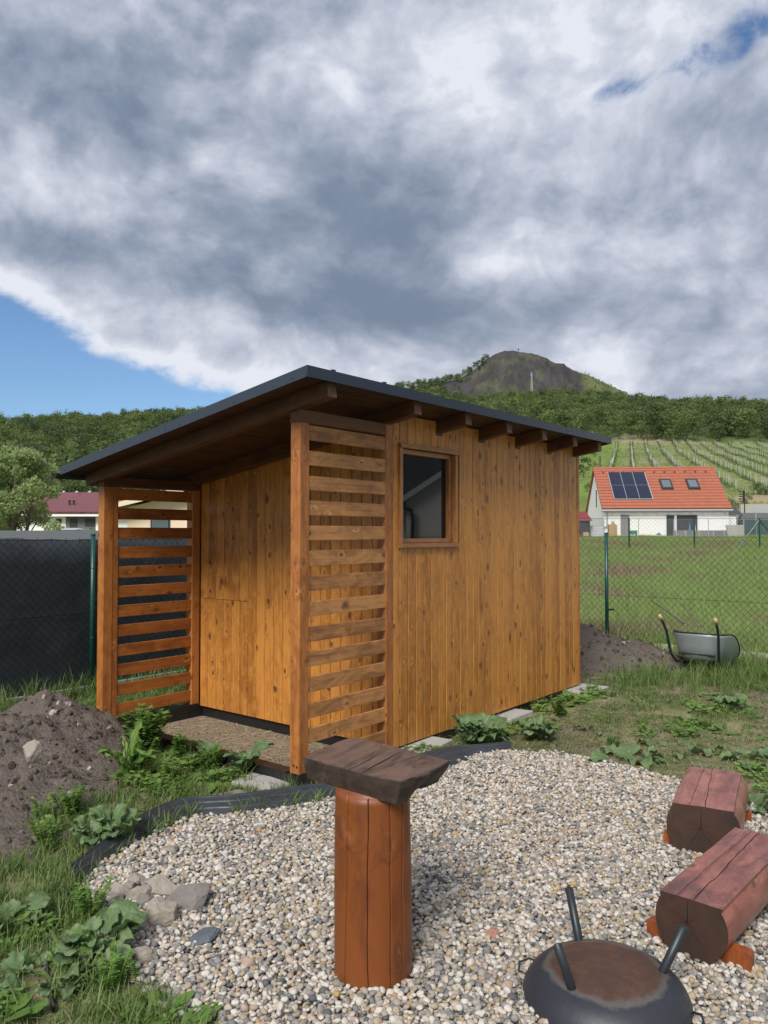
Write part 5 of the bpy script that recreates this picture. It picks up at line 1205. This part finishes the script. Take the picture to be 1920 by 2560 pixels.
fr_ = roofbox('solar_frame', .110, .418, .115, .80, .16, .20, 'greypost')
for i in range(3):
    for j in range(2):
        s0 = .114+i*.1005; q0 = .125+j*.338; roofbox('solar_panel', s0, s0+.096, q0, q0+.325, .201, .235, 'solar')
for s0 in (.512, .724):
    roofbox('skylight_frame', s0, s0+.094, .31, .56, .14, .24, 'dark'); roofbox('skylight_pane', s0+.014, s0+.080, .345, .52, .241, .25, 'skylight')
for i in range(11): roofbox('snow_guard', .07+i*.084, .082+i*.084, .105, .125, .14, .22, 'darkred')
def wallbox(name, px0, px1, py0, py1, dep, m, prt=hs, y0=-.02):
    f = lambda p: ((p-960)/FPX*Hy-Hx)/(.994+.11*(p-960)/FPX); z = lambda p: CAMH+(1334-p)/FPX*(Hy-.5)-HB
    b = MB(); b.box(f(px0), f(px1), y0-dep, y0, z(py1), z(py0)); return b.build(name, M[m], prt)
wallbox('door', 1551.5, 1573, 1287, 1341, .03, 'poolgrey'); wallbox('door_frame', 1550, 1575, 1285.5, 1343, .015, 'whiteplastic')
wallbox('window_frame', 1664, 1746, 1285.5, 1342, .012, 'whiteplastic'); wallbox('window_pane', 1666, 1685.5, 1288, 1340, .03, 'dark'); wallbox('window_pane', 1691.5, 1743, 1288, 1340, .03, 'skylight' if False else 'dark')
b = MB(); b.box(-.03, 0, 3.1, 3.4, 2.6, 4.0); b.build('window', M['dark'], hs)
an = thing('annex', 'low white annex with dark tiled roof at the right end of the orange roofed house', 'annex', (Hx+9.6, Hy+.6, HB), 0)
b = MB(); b.box(0, .9, 0, 5, -.5, 2.0); b.build('wall', M['white'], an)
b = MB(); b.add([(-.3, -.2, 1.95), (1.35, -.2, 1.95), (-.3, 2.2, 4.3), (.2, 2.2, 4.0), (-.3, 5, 1.95), (1.35, 5, 1.95)], [(0, 1, 3, 2), (1, 5, 3), (5, 4, 2, 3), (0, 2, 4), (0, 4, 5, 1)]); b.build('roof', M['darktile'], an)
b = MB(); b.tube([(1.25, -.2, 1.9), (1.1, -.1, 1.6), (1.0, -.08, -.2)], .05, 8); b.build('downpipe', M['dark'], an)
def at(px, py, y): return ((px-960)/FPX*y, y, CAMH+(1334-py)/FPX*y)
def simple(name, label, cat, px0, px1, py0, py1, y, dep, m, bev=.02):
    x0, _, z1 = at(px0, py0, y); x1, _, z0 = at(px1, py1, y); o = thing(name, label, cat, ((x0+x1)/2, y, z0)); w_ = (x1-x0)/2; h_ = z1-z0
    return o, w_, h_
o, w_, h_ = simple('garden_hut', 'small dark hut with red roof left of the orange roofed house', 'hut', 1440, 1475, 1278, 1348, 57.5, 2, 'darkred')
b = MB(); b.box(-w_, w_, 0, 2, -.2, h_*.70); b.build('wall', M['dark'], o); b = MB(); b.add([(-w_-.1, -.2, h_*.66), (w_+.15, -.2, h_*.66), (w_, 1.2, h_), (-w_, 1.2, h_), (w_+.15, 2.2, h_*.66), (-w_-.1, 2.2, h_*.66)], [(0, 1, 2, 3), (3, 2, 4, 5), (0, 3, 5), (1, 4, 2), (0, 5, 4, 1)]); b.build('roof', M['darkred'], o)
b = MB(); b.box(w_*.0, w_*.8, -.05, -.01, -.1, h_*.25); b.build('door', M['rustlog'], o)
o, w_, h_ = simple('water_tank', 'white caged water tank beside the corner of the orange roofed house', 'water tank', 1476, 1508, 1314, 1346, 58, 1, 'whiteplastic')
b = MB(); b.box(-w_*.95, w_*.95, .02, 1, .12, h_); b.build('container', M['whiteplastic'], o); b = MB()
for i in range(6): q = -w_+2*w_*i/5; b.box(q-.012, q+.012, -.012, .012, .1, h_)
for i in range(5): q = .12+(h_-.14)*i/4; b.box(-w_, w_, -.016, .016, q-.012, q+.012)
b.build('cage', M['greypost'], o); b = MB(); b.box(-w_, w_, 0, 1, -.1, .1); b.build('pallet', M['dark'], o)
o, w_, h_ = simple('wooden_cabinet', 'narrow unpainted wooden cabinet standing against the white house wall', 'cabinet', 1523, 1543, 1311, 1345, 58.5, .5, 'rustlog')
for i in range(4): b = MB(); b.box(-w_+i*w_/2+.01, -w_+(i+1)*w_/2-.005, 0, .5, 0, h_); b.build('plank', M['rustlog'], o)
b = MB(); b.box(-w_*.35, w_*.35, -.02, .1, h_, h_*1.22); b.build('top_piece', M['rustlog'], o)
o, w_, h_ = simple('garden_cart', 'green garden box on wheels left of the glass door', 'box', 1579, 1593, 1326, 1340, 57.5, .5, 'greenplastic')
b = MB(); b.add([(-w_, 0, h_*.3), (w_, 0, h_*.3), (w_*1.1, 0, h_), (-w_*1.1, 0, h_), (-w_, .4, h_*.3), (w_, .4, h_*.3), (w_*1.1, .4, h_), (-w_*1.1, .4, h_)], [(0, 1, 2, 3), (4, 7, 6, 5), (0, 4, 5, 1), (1, 5, 6, 2), (2, 6, 7, 3), (3, 7, 4, 0)]); b.build('tub', M['greenplastic'], o)
for s in (-1, 1): b = MB(); b.tube([(s*w_*.6, -.02, h_*.15), (s*w_*.6, .05, h_*.15)], h_*.16, 10); b.build('wheel', M['dark'], o)
o = thing('covered_heap', 'grey tarpaulin covered heap in front of the orange roofed house', 'covered heap', at(1581, 1350, 57)); b = MB(); n = 16
vs = [(0, .3, .42)]+[(.55*math.cos(2*math.pi*i/n)*(1+.1*math.sin(3*i)), .3+.4*math.sin(2*math.pi*i/n), .22+.05*math.sin(2*i)) for i in range(n)]+[(.75*math.cos(2*math.pi*i/n), .3+.6*math.sin(2*math.pi*i/n), -.05) for i in range(n)]
b.add(vs, [(0, 1+i, 1+(i+1) % n) for i in range(n)]+[(1+i, 1+n+i, 1+n+(i+1) % n, 1+(i+1) % n) for i in range(n)]); b.build('cover', M['tarp'], o)
def blobthing(name, label, cat, px, py, y, r, m, sq=.7):
    bm = bmesh.new(); bmesh.ops.create_icosphere(bm, subdivisions=2, radius=r)
    for v in bm.verts: v.co = Vector((v.co.x*1.2, v.co.y, v.co.z*sq))*(1+.25*mnoise.noise(v.co*4/r*.3+Vector((px, 0, 0))))
    me = bpy.data.meshes.new(name); bm.to_mesh(me); bm.free(); o = link(name, me, M[m]); o.location = at(px, py, y); return setp(o, label, cat)
blobthing('ride_on_toy', 'small orange plastic toy on the terrace of the orange roofed house', 'toy', 1604, 1341, 57.3, .2, 'orange'); blobthing('toy', 'green plastic toy right of the orange toy', 'toy', 1632, 1343, 57.3, .16, 'greenplastic'); blobthing('toy', 'light blue toy on the little white frame', 'toy', 1647, 1335, 57.3, .14, 'blueplastic')
o = MB(); 
for px_ in (1642, 1665): 
    a = at(px_, 1346, 57.2); c_ = at(px_, 1333, 57.2); o.tube([a, c_], .02, 6)
o.tube([at(1642, 1338, 57.2), at(1665, 1338, 57.2)], .02, 6); o = o.build('play_table', M['whiteplastic']); setp(o, 'small white tube frame in front of the glass door', 'frame')
o = thing('pool', 'grey above-ground swimming pool with pale ribs beside the terrace', 'pool', at(1753, 1350, 58.2)); rx_ = 66/FPX*58; ph = 24/FPX*58
b = MB(); n = 40; vs = [(rx_*math.cos(2*math.pi*i/n), 1.2*math.sin(2*math.pi*i/n), z_) for z_ in (0, ph) for i in range(n)]; b.add(vs, [(i, (i+1) % n, n+(i+1) % n, n+i) for i in range(n)]+[tuple(n+i for i in range(n))]); b.build('wall', M['poolgrey'], o)
for i in range(12): a = 2*math.pi*i/12+.2; b = MB(); cx_, cy_ = rx_*1.01*math.cos(a), 1.22*math.sin(a); b.box(cx_-.035, cx_+.035, cy_-.03, cy_+.03, 0, ph*1.03); b.build('rib', M['greypost'], o)
for px_ in (1724, 1737):
    o = MB(); a = at(px_, 1326, 57); o.tube([a, (a[0], a[1], a[2]+.55)], [.08, .01], 8); o = o.build('parasol', M['blueplastic'] if px_ == 1724 else M['whiteplastic']); setp(o, 'closed blue parasol standing behind the pool' if px_ == 1724 else 'closed white parasol standing behind the pool', 'parasol')
o = thing('block_wall', 'low wall of pale hollow concrete blocks right of the pool', 'wall', at(1838, 1346, 57.5))
for r_ in range(5):
    for c_ in range(5): 
        b = MB(); z0 = r_*.2; x0 = -.62+c_*.25+(.05 if r_ % 2 else 0); b.box(x0, x0+.24, 0, .2, z0, z0+.19); b.build('block', M['blockwall'], o)
o = thing('green_screen_fence', 'grey and green screened garden fence right of the orange roofed house', 'fence', at(1838, 1340, 62))
for i in range(4): b = MB(); b.box(.2+i*1.5, 1.66+i*1.5, 0, .05, -.3, 1.3); b.build('green_screen', M['greenscreen'], o); b = MB(); b.box(.2+i*1.5, 1.66+i*1.5, .06, .1, -.3, 1.85); b.build('grey_panel', M['grey'], o); b = MB(); b.box(.13+i*1.5, .19+i*1.5, 0, .06, -.3, 1.95); b.build('post', M['greypost'], o)
o = thing('signal_post', 'dark post with stacked louvred box right of the orange roofed house', 'post', at(1862, 1290, 66)); hh = (1290-1226)/FPX*66
b = MB(); b.tube([(0, 0, -.6), (0, 0, hh)], .05, 8); b.build('pole', M['dark'], o)
for i in range(5): b = MB(); z_ = hh-.12-i*.2; b.box(-.42, -.04, -.12, .12, z_-.035, z_+.035); b.build('louvre', M['dark'], o)
b = MB(); b.box(-.12, -.04, -.05, .05, hh-1.0, hh); b.build('bracket', M['dark'], o)
o = thing('wooden_pole', 'brown wooden pole behind the ridge of the orange roof', 'pole', at(1501, 1250, 90)); b = MB(); b.tube([(0, 0, -2), (0, 0, (1250-1140)/FPX*90)], .14, 8); b.build('pole', M['bark'], o)
o = thing('retaining_wall', 'pale concrete wall at the foot of the vineyard', 'wall', at(1885, 1290, 78)); b = MB(); b.box(-1.3, 6, 0, .4, -1, 1.2); b.build('wall', M['concrete'], o); b = MB(); b.box(-.0, 3, -.05, .0, 0, .9); b.build('door', M['greypost'], o)

# ------------------------------------------------------------------ houses on the left
lh = thing('house', 'long low house with maroon roof, white and grey walls beyond the left fence', 'house', (-24, 50, .2), 0); LW = 9.2
b = MB(); b.box(0, LW, 0, 8, -.3, 2.6); b.build('wall', M['white'], lh)
b = MB(); b.box(-.4, LW+.4, -.55, -.3, 2.50, 2.66); b.build('fascia', M['white'], lh)
roofplane(lh, M['purpletile'], -.5, LW+.5, 4.85, math.atan2(1.45, 4.5), (0, -.6, 2.68)); roofplane(lh, M['purpletile'], -LW-.5, .5, 4.85, math.atan2(1.45, 4.5), (0, 8.6, 2.68), flip=-1)
for i in range(11): b = MB(); b.tube([(-.2+i*.9, 4.0, 4.16), (.0+i*.9, 4.0, 4.34)], .07, 6); b.build('ridge_tile', M['whiteplastic'], lh)
lx = lambda p: (p-960)/FPX*50+24; lz = lambda p: CAMH+(1334-p)/FPX*50-.2
def lbox(name, p0, p1, q0, q1, d, m): b = MB(); b.box(lx(p0), lx(p1), -d, .0, lz(q1), lz(q0)); return b.build(name, M[m], lh)
lbox('grey_wall', 165, 239, 1291, 1332, .03, 'grey'); lbox('door', 175, 194, 1297, 1325, .06, 'dark'); lbox('window', 213, 238, 1297, 1316, .06, 'dark'); lbox('window', 141, 154, 1297, 1308, .06, 'dark'); lbox('window', 100, 115, 1297, 1308, .06, 'dark')
for i in range(3): b = MB(); b.tube([(3.0+i*1.9, 3.6, 3.95), (3.0+i*1.9, 3.6, 4.2)], .08, 8); b.build('roof_vent', M['darkred'], lh)
for i in range(2): b = MB(); x_ = lx(159+i*11); b.tube([(x_, .9, 3.1), (x_, .9, 3.5)], .06, 8); b.tube([(x_, .9, 3.5), (x_, .9, 3.58)], .11, 8); b.build('flue', M['dark'], lh)
ch = thing('house', 'cream house with low pitched roof glimpsed through the left slats', 'house', (-13.2, 40, .2), 0)
b = MB(); b.box(0, 7, 0, 8, -.3, 2.75); b.add([(0, -.001, 2.75), (7, -.001, 2.75), (3.5, -.001, 3.6)], [(0, 1, 2)]); b.build('wall', M['cream'], ch)
b = MB()
for s0, s1 in (((-.8, 2.72), (3.5, 3.75)), ((3.5, 3.75), (7.8, 2.72))): b.add([(s0[0], -.8, s0[1]), (s1[0], -.8, s1[1]), (s1[0], 8.5, s1[1]), (s0[0], 8.5, s0[1]), (s0[0], -.8, s0[1]+.18), (s1[0], -.8, s1[1]+.18), (s1[0], 8.5, s1[1]+.18), (s0[0], 8.5, s0[1]+.18)], [(0, 1, 2, 3), (4, 7, 6, 5), (0, 4, 5, 1), (1, 5, 6, 2), (2, 6, 7, 3), (3, 7, 4, 0)])
b.build('roof', M['darktile'], ch); b = MB()
for s0, s1 in (((-.8, 2.60), (3.5, 3.63)), ((3.5, 3.63), (7.8, 2.60))): b.add([(s0[0], -.86, s0[1]), (s1[0], -.86, s1[1]), (s1[0], -.81, s1[1]), (s0[0], -.81, s0[1]), (s0[0], -.86, s0[1]+.25), (s1[0], -.86, s1[1]+.25), (s1[0], -.81, s1[1]+.25), (s0[0], -.81, s0[1]+.25)], [(0, 1, 2, 3), (4, 7, 6, 5), (0, 4, 5, 1), (1, 5, 6, 2), (2, 6, 7, 3), (3, 7, 4, 0)])
b.build('bargeboard', M['cream'], ch); b = MB(); b.box(1.2, 2.2, -.05, 0, 1.6, 2.25); b.build('window', M['dark'], ch); b = MB(); b.box(1.28, 2.12, -.08, -.05, 1.68, 2.25); b.build('pane', M['skylight'], ch)
for i, (px_, py_, dd, s_, wm, rm, lb) in enumerate([(128, 1156, 255, 2.2, 'white', 'darkred', 'little white cottage with red roof among the trees on the left hill'), (126, 1174, 235, 2.2, 'dark', 'greypost', 'little grey gabled hut just below the white cottage on the left hill')]):
    x_ = (px_-960)/FPX*dd; zc_ = CAMH+(1334-py_)/FPX*dd; c2 = thing('cottage', lb, 'cottage', (x_, dd, zc_), R(25))
    b = MB(); b.box(-s_, s_, -s_, s_, -5, 1.6); b.add([(-s_, -s_-.001, 1.6), (s_, -s_-.001, 1.6), (0, -s_-.001, 3.6)], [(0, 1, 2)]); b.build('wall', M[wm], c2); b = MB()
    for sg in (-1, 1): b.add([(sg*(s_+.4), -s_-.5, 1.25), (0, -s_-.5, 3.8), (0, s_+.5, 3.8), (sg*(s_+.4), s_+.5, 1.25), (sg*(s_+.4), -s_-.5, 1.5), (0, -s_-.5, 4.05), (0, s_+.5, 4.05), (sg*(s_+.4), s_+.5, 1.5)], [(0, 1, 2, 3), (4, 7, 6, 5), (0, 4, 5, 1), (2, 6, 7, 3), (3, 7, 4, 0)])
    b.build('roof', M[rm], c2); b = MB(); b.box(-.5, .5, -s_-.06, -s_, .3, 1.4); b.build('window', M['dark'], c2)
# silver car behind the grey fence
car = thing('parked_car', 'silver car parked beyond the grey fence, only its roof showing', 'car', (-17.1, 42, .35), R(8))
def lathe_sections(secs):
    vs = []; fs = []; n = len(secs[0])
    for s in secs: vs += s
    for i in range(len(secs)-1):
        for j in range(n): fs.append((i*n+j, i*n+(j+1) % n, (i+1)*n+(j+1) % n, (i+1)*n+j))
    fs += [tuple(range(n))[::-1], tuple((len(secs)-1)*n+j for j in range(n))]; return vs, fs
def csec(y_, w0, w1, z0, z1): return [(-w0, y_, z0), (w0, y_, z0), (w0*1.02, y_, (z0+z1)/2), (w1, y_, z1-.03), (w1*.85, y_, z1), (-w1*.85, y_, z1), (-w1, y_, z1-.03), (-w0*1.02, y_, (z0+z1)/2)]
vs, fs = lathe_sections([csec(-2.1, .75, .7, .35, .75), csec(-1.9, .88, .8, .25, .95), csec(-.9, .9, .82, .22, 1.0), csec(.9, .9, .82, .22, 1.02), csec(1.9, .88, .8, .25, .98), csec(2.1, .8, .7, .35, .8)]); link('body', pyd('body', vs, fs), M['carpaint'], car)
vs, fs = lathe_sections([csec(-1.1, .78, .74, .98, 1.05), csec(-.5, .76, .62, .98, 1.48), csec(.9, .76, .62, .98, 1.50), csec(1.7, .78, .66, .98, 1.1)]); link('windows', pyd('windows', vs, fs), M['dark'], car)
vs, fs = lathe_sections([csec(-.62, .60, .56, 1.44, 1.50), csec(.0, .66, .6, 1.44, 1.56), csec(1.0, .64, .58, 1.44, 1.54)]); link('roof_panel', pyd('roof_panel', vs, fs), M['carpaint'], car)
for sx_ in (-1, 1):
    for sy_ in (-1.3, 1.3): b = MB(); b.tube([(sx_*.72, sy_, .3), (sx_*.92, sy_, .3)], .3, 18); b.build('wheel', M['rubber'], car)

# ------------------------------------------------------------------ trees
def quad_leaves(rs, centers, n, size, lob=None):
    """many small leaf faces spread through lobes (cx,cy,cz,r)"""
    w = np.array([c[3]**2 for c in centers]); idx = rs.choice(len(centers), n, p=w/w.sum()); cs = np.array(centers)[idx]
    d = rs.normal(size=(n, 3)); d /= np.linalg.norm(d, axis=1)[:, None]; rad = rs.uniform(.0, 1, n)**.38*cs[:, 3]*rs.uniform(.8, 1.15, n); p = cs[:, :3]+d*rad[:, None]*np.array([1, 1, .85])
    a = rs.normal(size=(n, 3))+d*.5; a /= np.linalg.norm(a, axis=1)[:, None]; b = np.cross(a, rs.normal(size=(n, 3))); b /= np.linalg.norm(b, axis=1)[:, None]; c = np.cross(a, b); s = size*rs.uniform(.5, 1.3, n)[:, None]
    v = np.stack([p-b*s, p+c*s*.55, p+b*s, p-c*s*.55], 1).reshape(-1, 3); f = np.arange(4*n).reshape(n, 4); return v, f
def tree_thing(name, label, loc, h, rad, nl, leaf, m, seed, trunks=3):
    rs = np.random.default_rng(seed); th = thing(name, label, 'tree', loc, 0); lobes = []; tb = MB(); rnd = random.Random(seed)
    for k in range(trunks):
        a = 6.28*k/trunks+rnd.random(); tip = Vector((math.cos(a)*rad*.35, math.sin(a)*rad*.35, h*.85)); p0 = Vector((math.cos(a)*.12, math.sin(a)*.12, -.1)); mid = p0.lerp(tip, .5)+Vector((rnd.uniform(-.2, .2), rnd.uniform(-.2, .2), 0)); tb.tube([p0, mid, tip], [h*.018, h*.011, h*.004], 8)
        for q in range(5): e = mid+Vector((rnd.uniform(-1, 1)*rad*.7, rnd.uniform(-1, 1)*rad*.7, h*rnd.uniform(.0, .3))); tb.tube([p0.lerp(mid, .6+.08*q), e], [h*.008, h*.002], 5)
    tb.build('trunk', M['bark'], th)
    for k in range(64):
        zz_ = rnd.uniform(.05, .97)*h; env = rad*(1-.75*max(0, (zz_/h-.45)/.55)**1.6)*(.75+.25*min(1, zz_/h*3)); a = rnd.uniform(0, 6.28); r_ = env*math.sqrt(rnd.random())*.9; lobes.append((r_*math.cos(a), r_*math.sin(a), zz_, rad*rnd.uniform(.13, .27)))
    v, f = quad_leaves(rs, lobes, nl, leaf); me = bpy.data.meshes.new('crown'); me.from_pydata(v.tolist(), [], f.tolist()); me.update(); link('crown', me, M[m], th); return th
x_, _, _ = at(45, 1300, 30); tree_thing('willow_tree', 'light green bushy tree behind the grey fence at the left edge', (x_, 30, float(H(x_, 30))), 4.9, 1.9, 26000, .06, 'bushy', 3)
x_, _, _ = at(-90, 1300, 31); tree_thing('willow_tree', 'green bushy tree cut by the left picture edge', (x_, 31, float(H(x_, 31))), 4.0, 1.6, 9000, .06, 'bushy', 5)
x_, _, _ = at(185, 1230, 75); tree_thing('round_tree', 'dark round tree behind the maroon roof under the gutter', (x_, 75, .3), 6.3, 2.4, 7000, .11, 'forest', 8)
x_, _, _ = at(228, 1330, 44); tree_thing('small_conifer', 'small yellow-green shrub in front of the grey house wall', (x_, 44, .2), 1.75, .45, 500, .07, 'bushy', 9, 1)
# forest
ft = []
for i in range(7):
    rs = np.random.default_rng(100+i); rnd = random.Random(i); lob = []; Hh = rnd.uniform(.9, 1.15); Rw = rnd.uniform(.36, .50)
    for k in range(14): zz_ = rnd.uniform(.18, .88)*Hh; env = Rw*math.sin(math.pi*min(1, (zz_/Hh)*.85+.12))**.6; a = rnd.uniform(0, 6.28); r_ = env*math.sqrt(rnd.random())*.8; lob.append((r_*math.cos(a), r_*math.sin(a), zz_, rnd.uniform(.12, .22)))
    v, f = quad_leaves(rs, lob, 420, .042); b = MB(); b.v = [tuple(q) for q in v.tolist()]; b.f = [tuple(q) for q in f.tolist()]; b.tube([(0, 0, -.1), (0, 0, .6)], [.018, .008], 5)
    me = pyd('tree', b.v, b.f); me.materials.append(M['forest']); ft.append(me)
def forest(name, N, y0, y1, pxr, dens, hmin, hmax, label):
    u_ = RNG.random(N); Y = np.sqrt(y0**2+(y1**2-y0**2)*u_); px_ = RNG.uniform(pxr[0], pxr[1], N); X = (px_-960)/FPX*Y; k_ = RNG.random(N) < dens(X, Y, px_); X, Y = X[k_], Y[k_]; n = len(X); s = (hmin*.6+RNG.random(n)**1.8*(hmax*1.15-hmin*.6))*(.7+.6*vn(X, Y, 25, 2)); wd = RNG.uniform(.85, 1.25, n)
    scatter(name, np.stack([X, Y, H(X, Y)-.3], 1), np.stack([RNG.normal(0, .06, n), RNG.normal(0, .06, n), RNG.uniform(0, 6.28, n)], 1), np.stack([s*wd, s*wd, s], 1), ft, label)
forest('ridge_forest', 7600, 272, 705, (880, 2500), lambda x, y, p: np.where(y > 330, .45+.5*sstep(.40, .55, vn(x, y, 38, 3)), 1.), 6, 10, 'deciduous wood covering the ridge behind the vineyard')
forest('left_forest', 7000, 120, 700, (-700, 880), lambda x, y, p: .62+.38*sstep(.38, .5, vn(x, y, 30, 3)), 6, 11, 'deciduous wood covering the left hillside')
forest('vineyard_edge_bushes', 420, 86, 112, (1500, 2400), lambda x, y, p: (vn(x, y, 4, 2) > .6)*1., 1., 2.2, 'bushes on the bank below the vineyard')
forest('meadow_bushes', 160, 80, 265, (1180, 1500), lambda x, y, p: .25+0*x, 2.5, 5, 'bushes scattered on the steep meadow')
forest('valley_bushes', 900, 62, 125, (-300, 900), lambda x, y, p: .5+0*x, 2.5, 5, 'garden trees and bushes at the foot of the left hill')
# trees on the flank of the rocky hill
N = 2600; px_ = RNG.uniform(900, 1640, N); ty_ = -RNG.random(N)**1.0*180; dens_ = np.where(px_ < 1215, .9, np.where(px_ > 1440, .30, np.where(ty_ < -60, .03, 0.0))); dens_ = np.where((px_ > 1110) & (px_ < 1215) & (ty_ < -25), .10, dens_)
k_ = RNG.random(N) < dens_; px_, ty_ = px_[k_], ty_[k_]; ii = np.clip(np.round((px_-700)/1300*519).astype(int), 0, 519); jj = np.clip(np.round((ty_+420)/680*219).astype(int), 0, 219)
X = (px_-960)/FPX*D0; Yq = D0+ty_; n = len(X); scatter('hill_trees', np.stack([X, Yq, Z.reshape(n1_, n2_)[jj, ii]-.5], 1), np.stack([np.zeros(n), np.zeros(n), RNG.uniform(0, 6.28, n)], 1), np.where(px_ > 1300, RNG.uniform(2, 5, n), RNG.uniform(6, 13, n)), ft, 'bushes on the flank of the rocky hill')
# summit cross and lattice mast
z_ = CAMH+(1334-879)/FPX*D0; o = thing('summit_cross', 'tiny cross on top of the rocky hill', 'cross', ((1298-960)/FPX*D0, D0, z_)); b = MB(); b.box(-.35, .35, -.3, .3, -4, 7); b.build('upright', M['dark'], o); b = MB(); b.box(-1.8, 1.8, -.31, .31, 4.2, 5.0); b.build('crossbar', M['dark'], o)
x_, y_, z_ = at(1331, 972, 690); o = thing('lattice_mast', 'pale lattice mast on the wooded ridge below the rocky hill', 'mast', (x_, y_, z_)); b = MB()
for sx_, sy_ in ((-1, -1), (1, -1), (1, 1), (-1, 1)): b.tube([(sx_*.7, sy_*.7, -3), (sx_*.25, sy_*.25, 15.5)], .16, 4)
b.build('leg_frame', M['stake'], o); b = MB()
for i in range(9): b.tube([(-.68+.045*i, -.68, i*1.7), (.62-.045*i, -.68, i*1.7+1.7)], .09, 4)
b.box(-1.1, 1.1, -.1, .1, 13, 13.4); b.build('bracing', M['stake'], o)

# ------------------------------------------------------------------ vineyard: rows of pale stakes and low vines
st = MB(); st.box(-.03, .03, -.03, .03, -.3, 1.7); stme = pyd('stake', st.v, st.f); stme.materials.append(M['stake'])
pts = []; dirv = Vector((.30, .954)); perp = Vector((.954, -.30))
for r_ in range(-30, 40):
    for s_ in range(-30, 66):
        p = Vector((46, 112))+perp*(r_*4.6)+dirv*(s_*3.3+(r_ % 3)*.8)+Vector((random.uniform(-.12, .12), random.uniform(-.4, .4)))
        px_ = 960+FPX*p.x/p.y
        if 108 < p.y < 268 and 1512 < px_ < 2150 and random.random() < .9: pts.append((p.y, p.x, p.y))
pts.sort(); rest = []; cnt = 0
for d, x_, y_ in pts:
    z_ = float(H(x_, y_)); px_ = 960+FPX*x_/y_; py_ = 1334-FPX*(z_-CAMH)/y_
    vis = px_ < 1925 and (py_ < 1205 or px_ > 1800)
    if vis and cnt < 300:
        o = link('vineyard_stake', stme); o.location = (x_, y_, z_); o.rotation_euler = (random.uniform(-.05, .05), random.uniform(-.05, .05), 0); setp(o, 'pale stake in the vine rows on the slope behind the orange roofed house', 'stake', 'pale stakes in the vineyard rows'); cnt += 1
    else: rest.append((x_, y_, z_))
rest = np.array(rest); n = len(rest); scatter('distant_vineyard_stakes', rest, np.stack([RNG.normal(0, .05, n), RNG.normal(0, .05, n), np.zeros(n)], 1), np.ones(n), [stme], 'many thin pale stakes higher up the vineyard')
vt = tuft(200, 26, .55, .5, .7, .10, M['vine']); vt2 = tuft(201, 26, .5, .5, .7, .10, M['vine']); X, Y = [], []
for d, x_, y_ in pts:
    for q in range(4): X.append(x_+dirv.x*q*1.3+random.uniform(-.2, .2)); Y.append(y_+dirv.y*q*1.3)
place('vines', np.array(X), np.array(Y), [vt, vt2], .8, 1.5, 'low green vines in rows on the slope')
X = RNG.uniform(30, 130, 5000); Y = RNG.uniform(72, 268, 5000); k_ = (np.abs(X/Y) < .56) & (X/Y > .22); X, Y = X[k_], Y[k_]
place('slope_grass', X, Y, [tuft(210, 22, .5, .6, .5, .08, M['field']), tuft(211, 18, .4, .6, .6, .09, M['field'])], .8, 1.6, 'rough grass on the vineyard slope')
print('objects', len(bpy.data.objects))
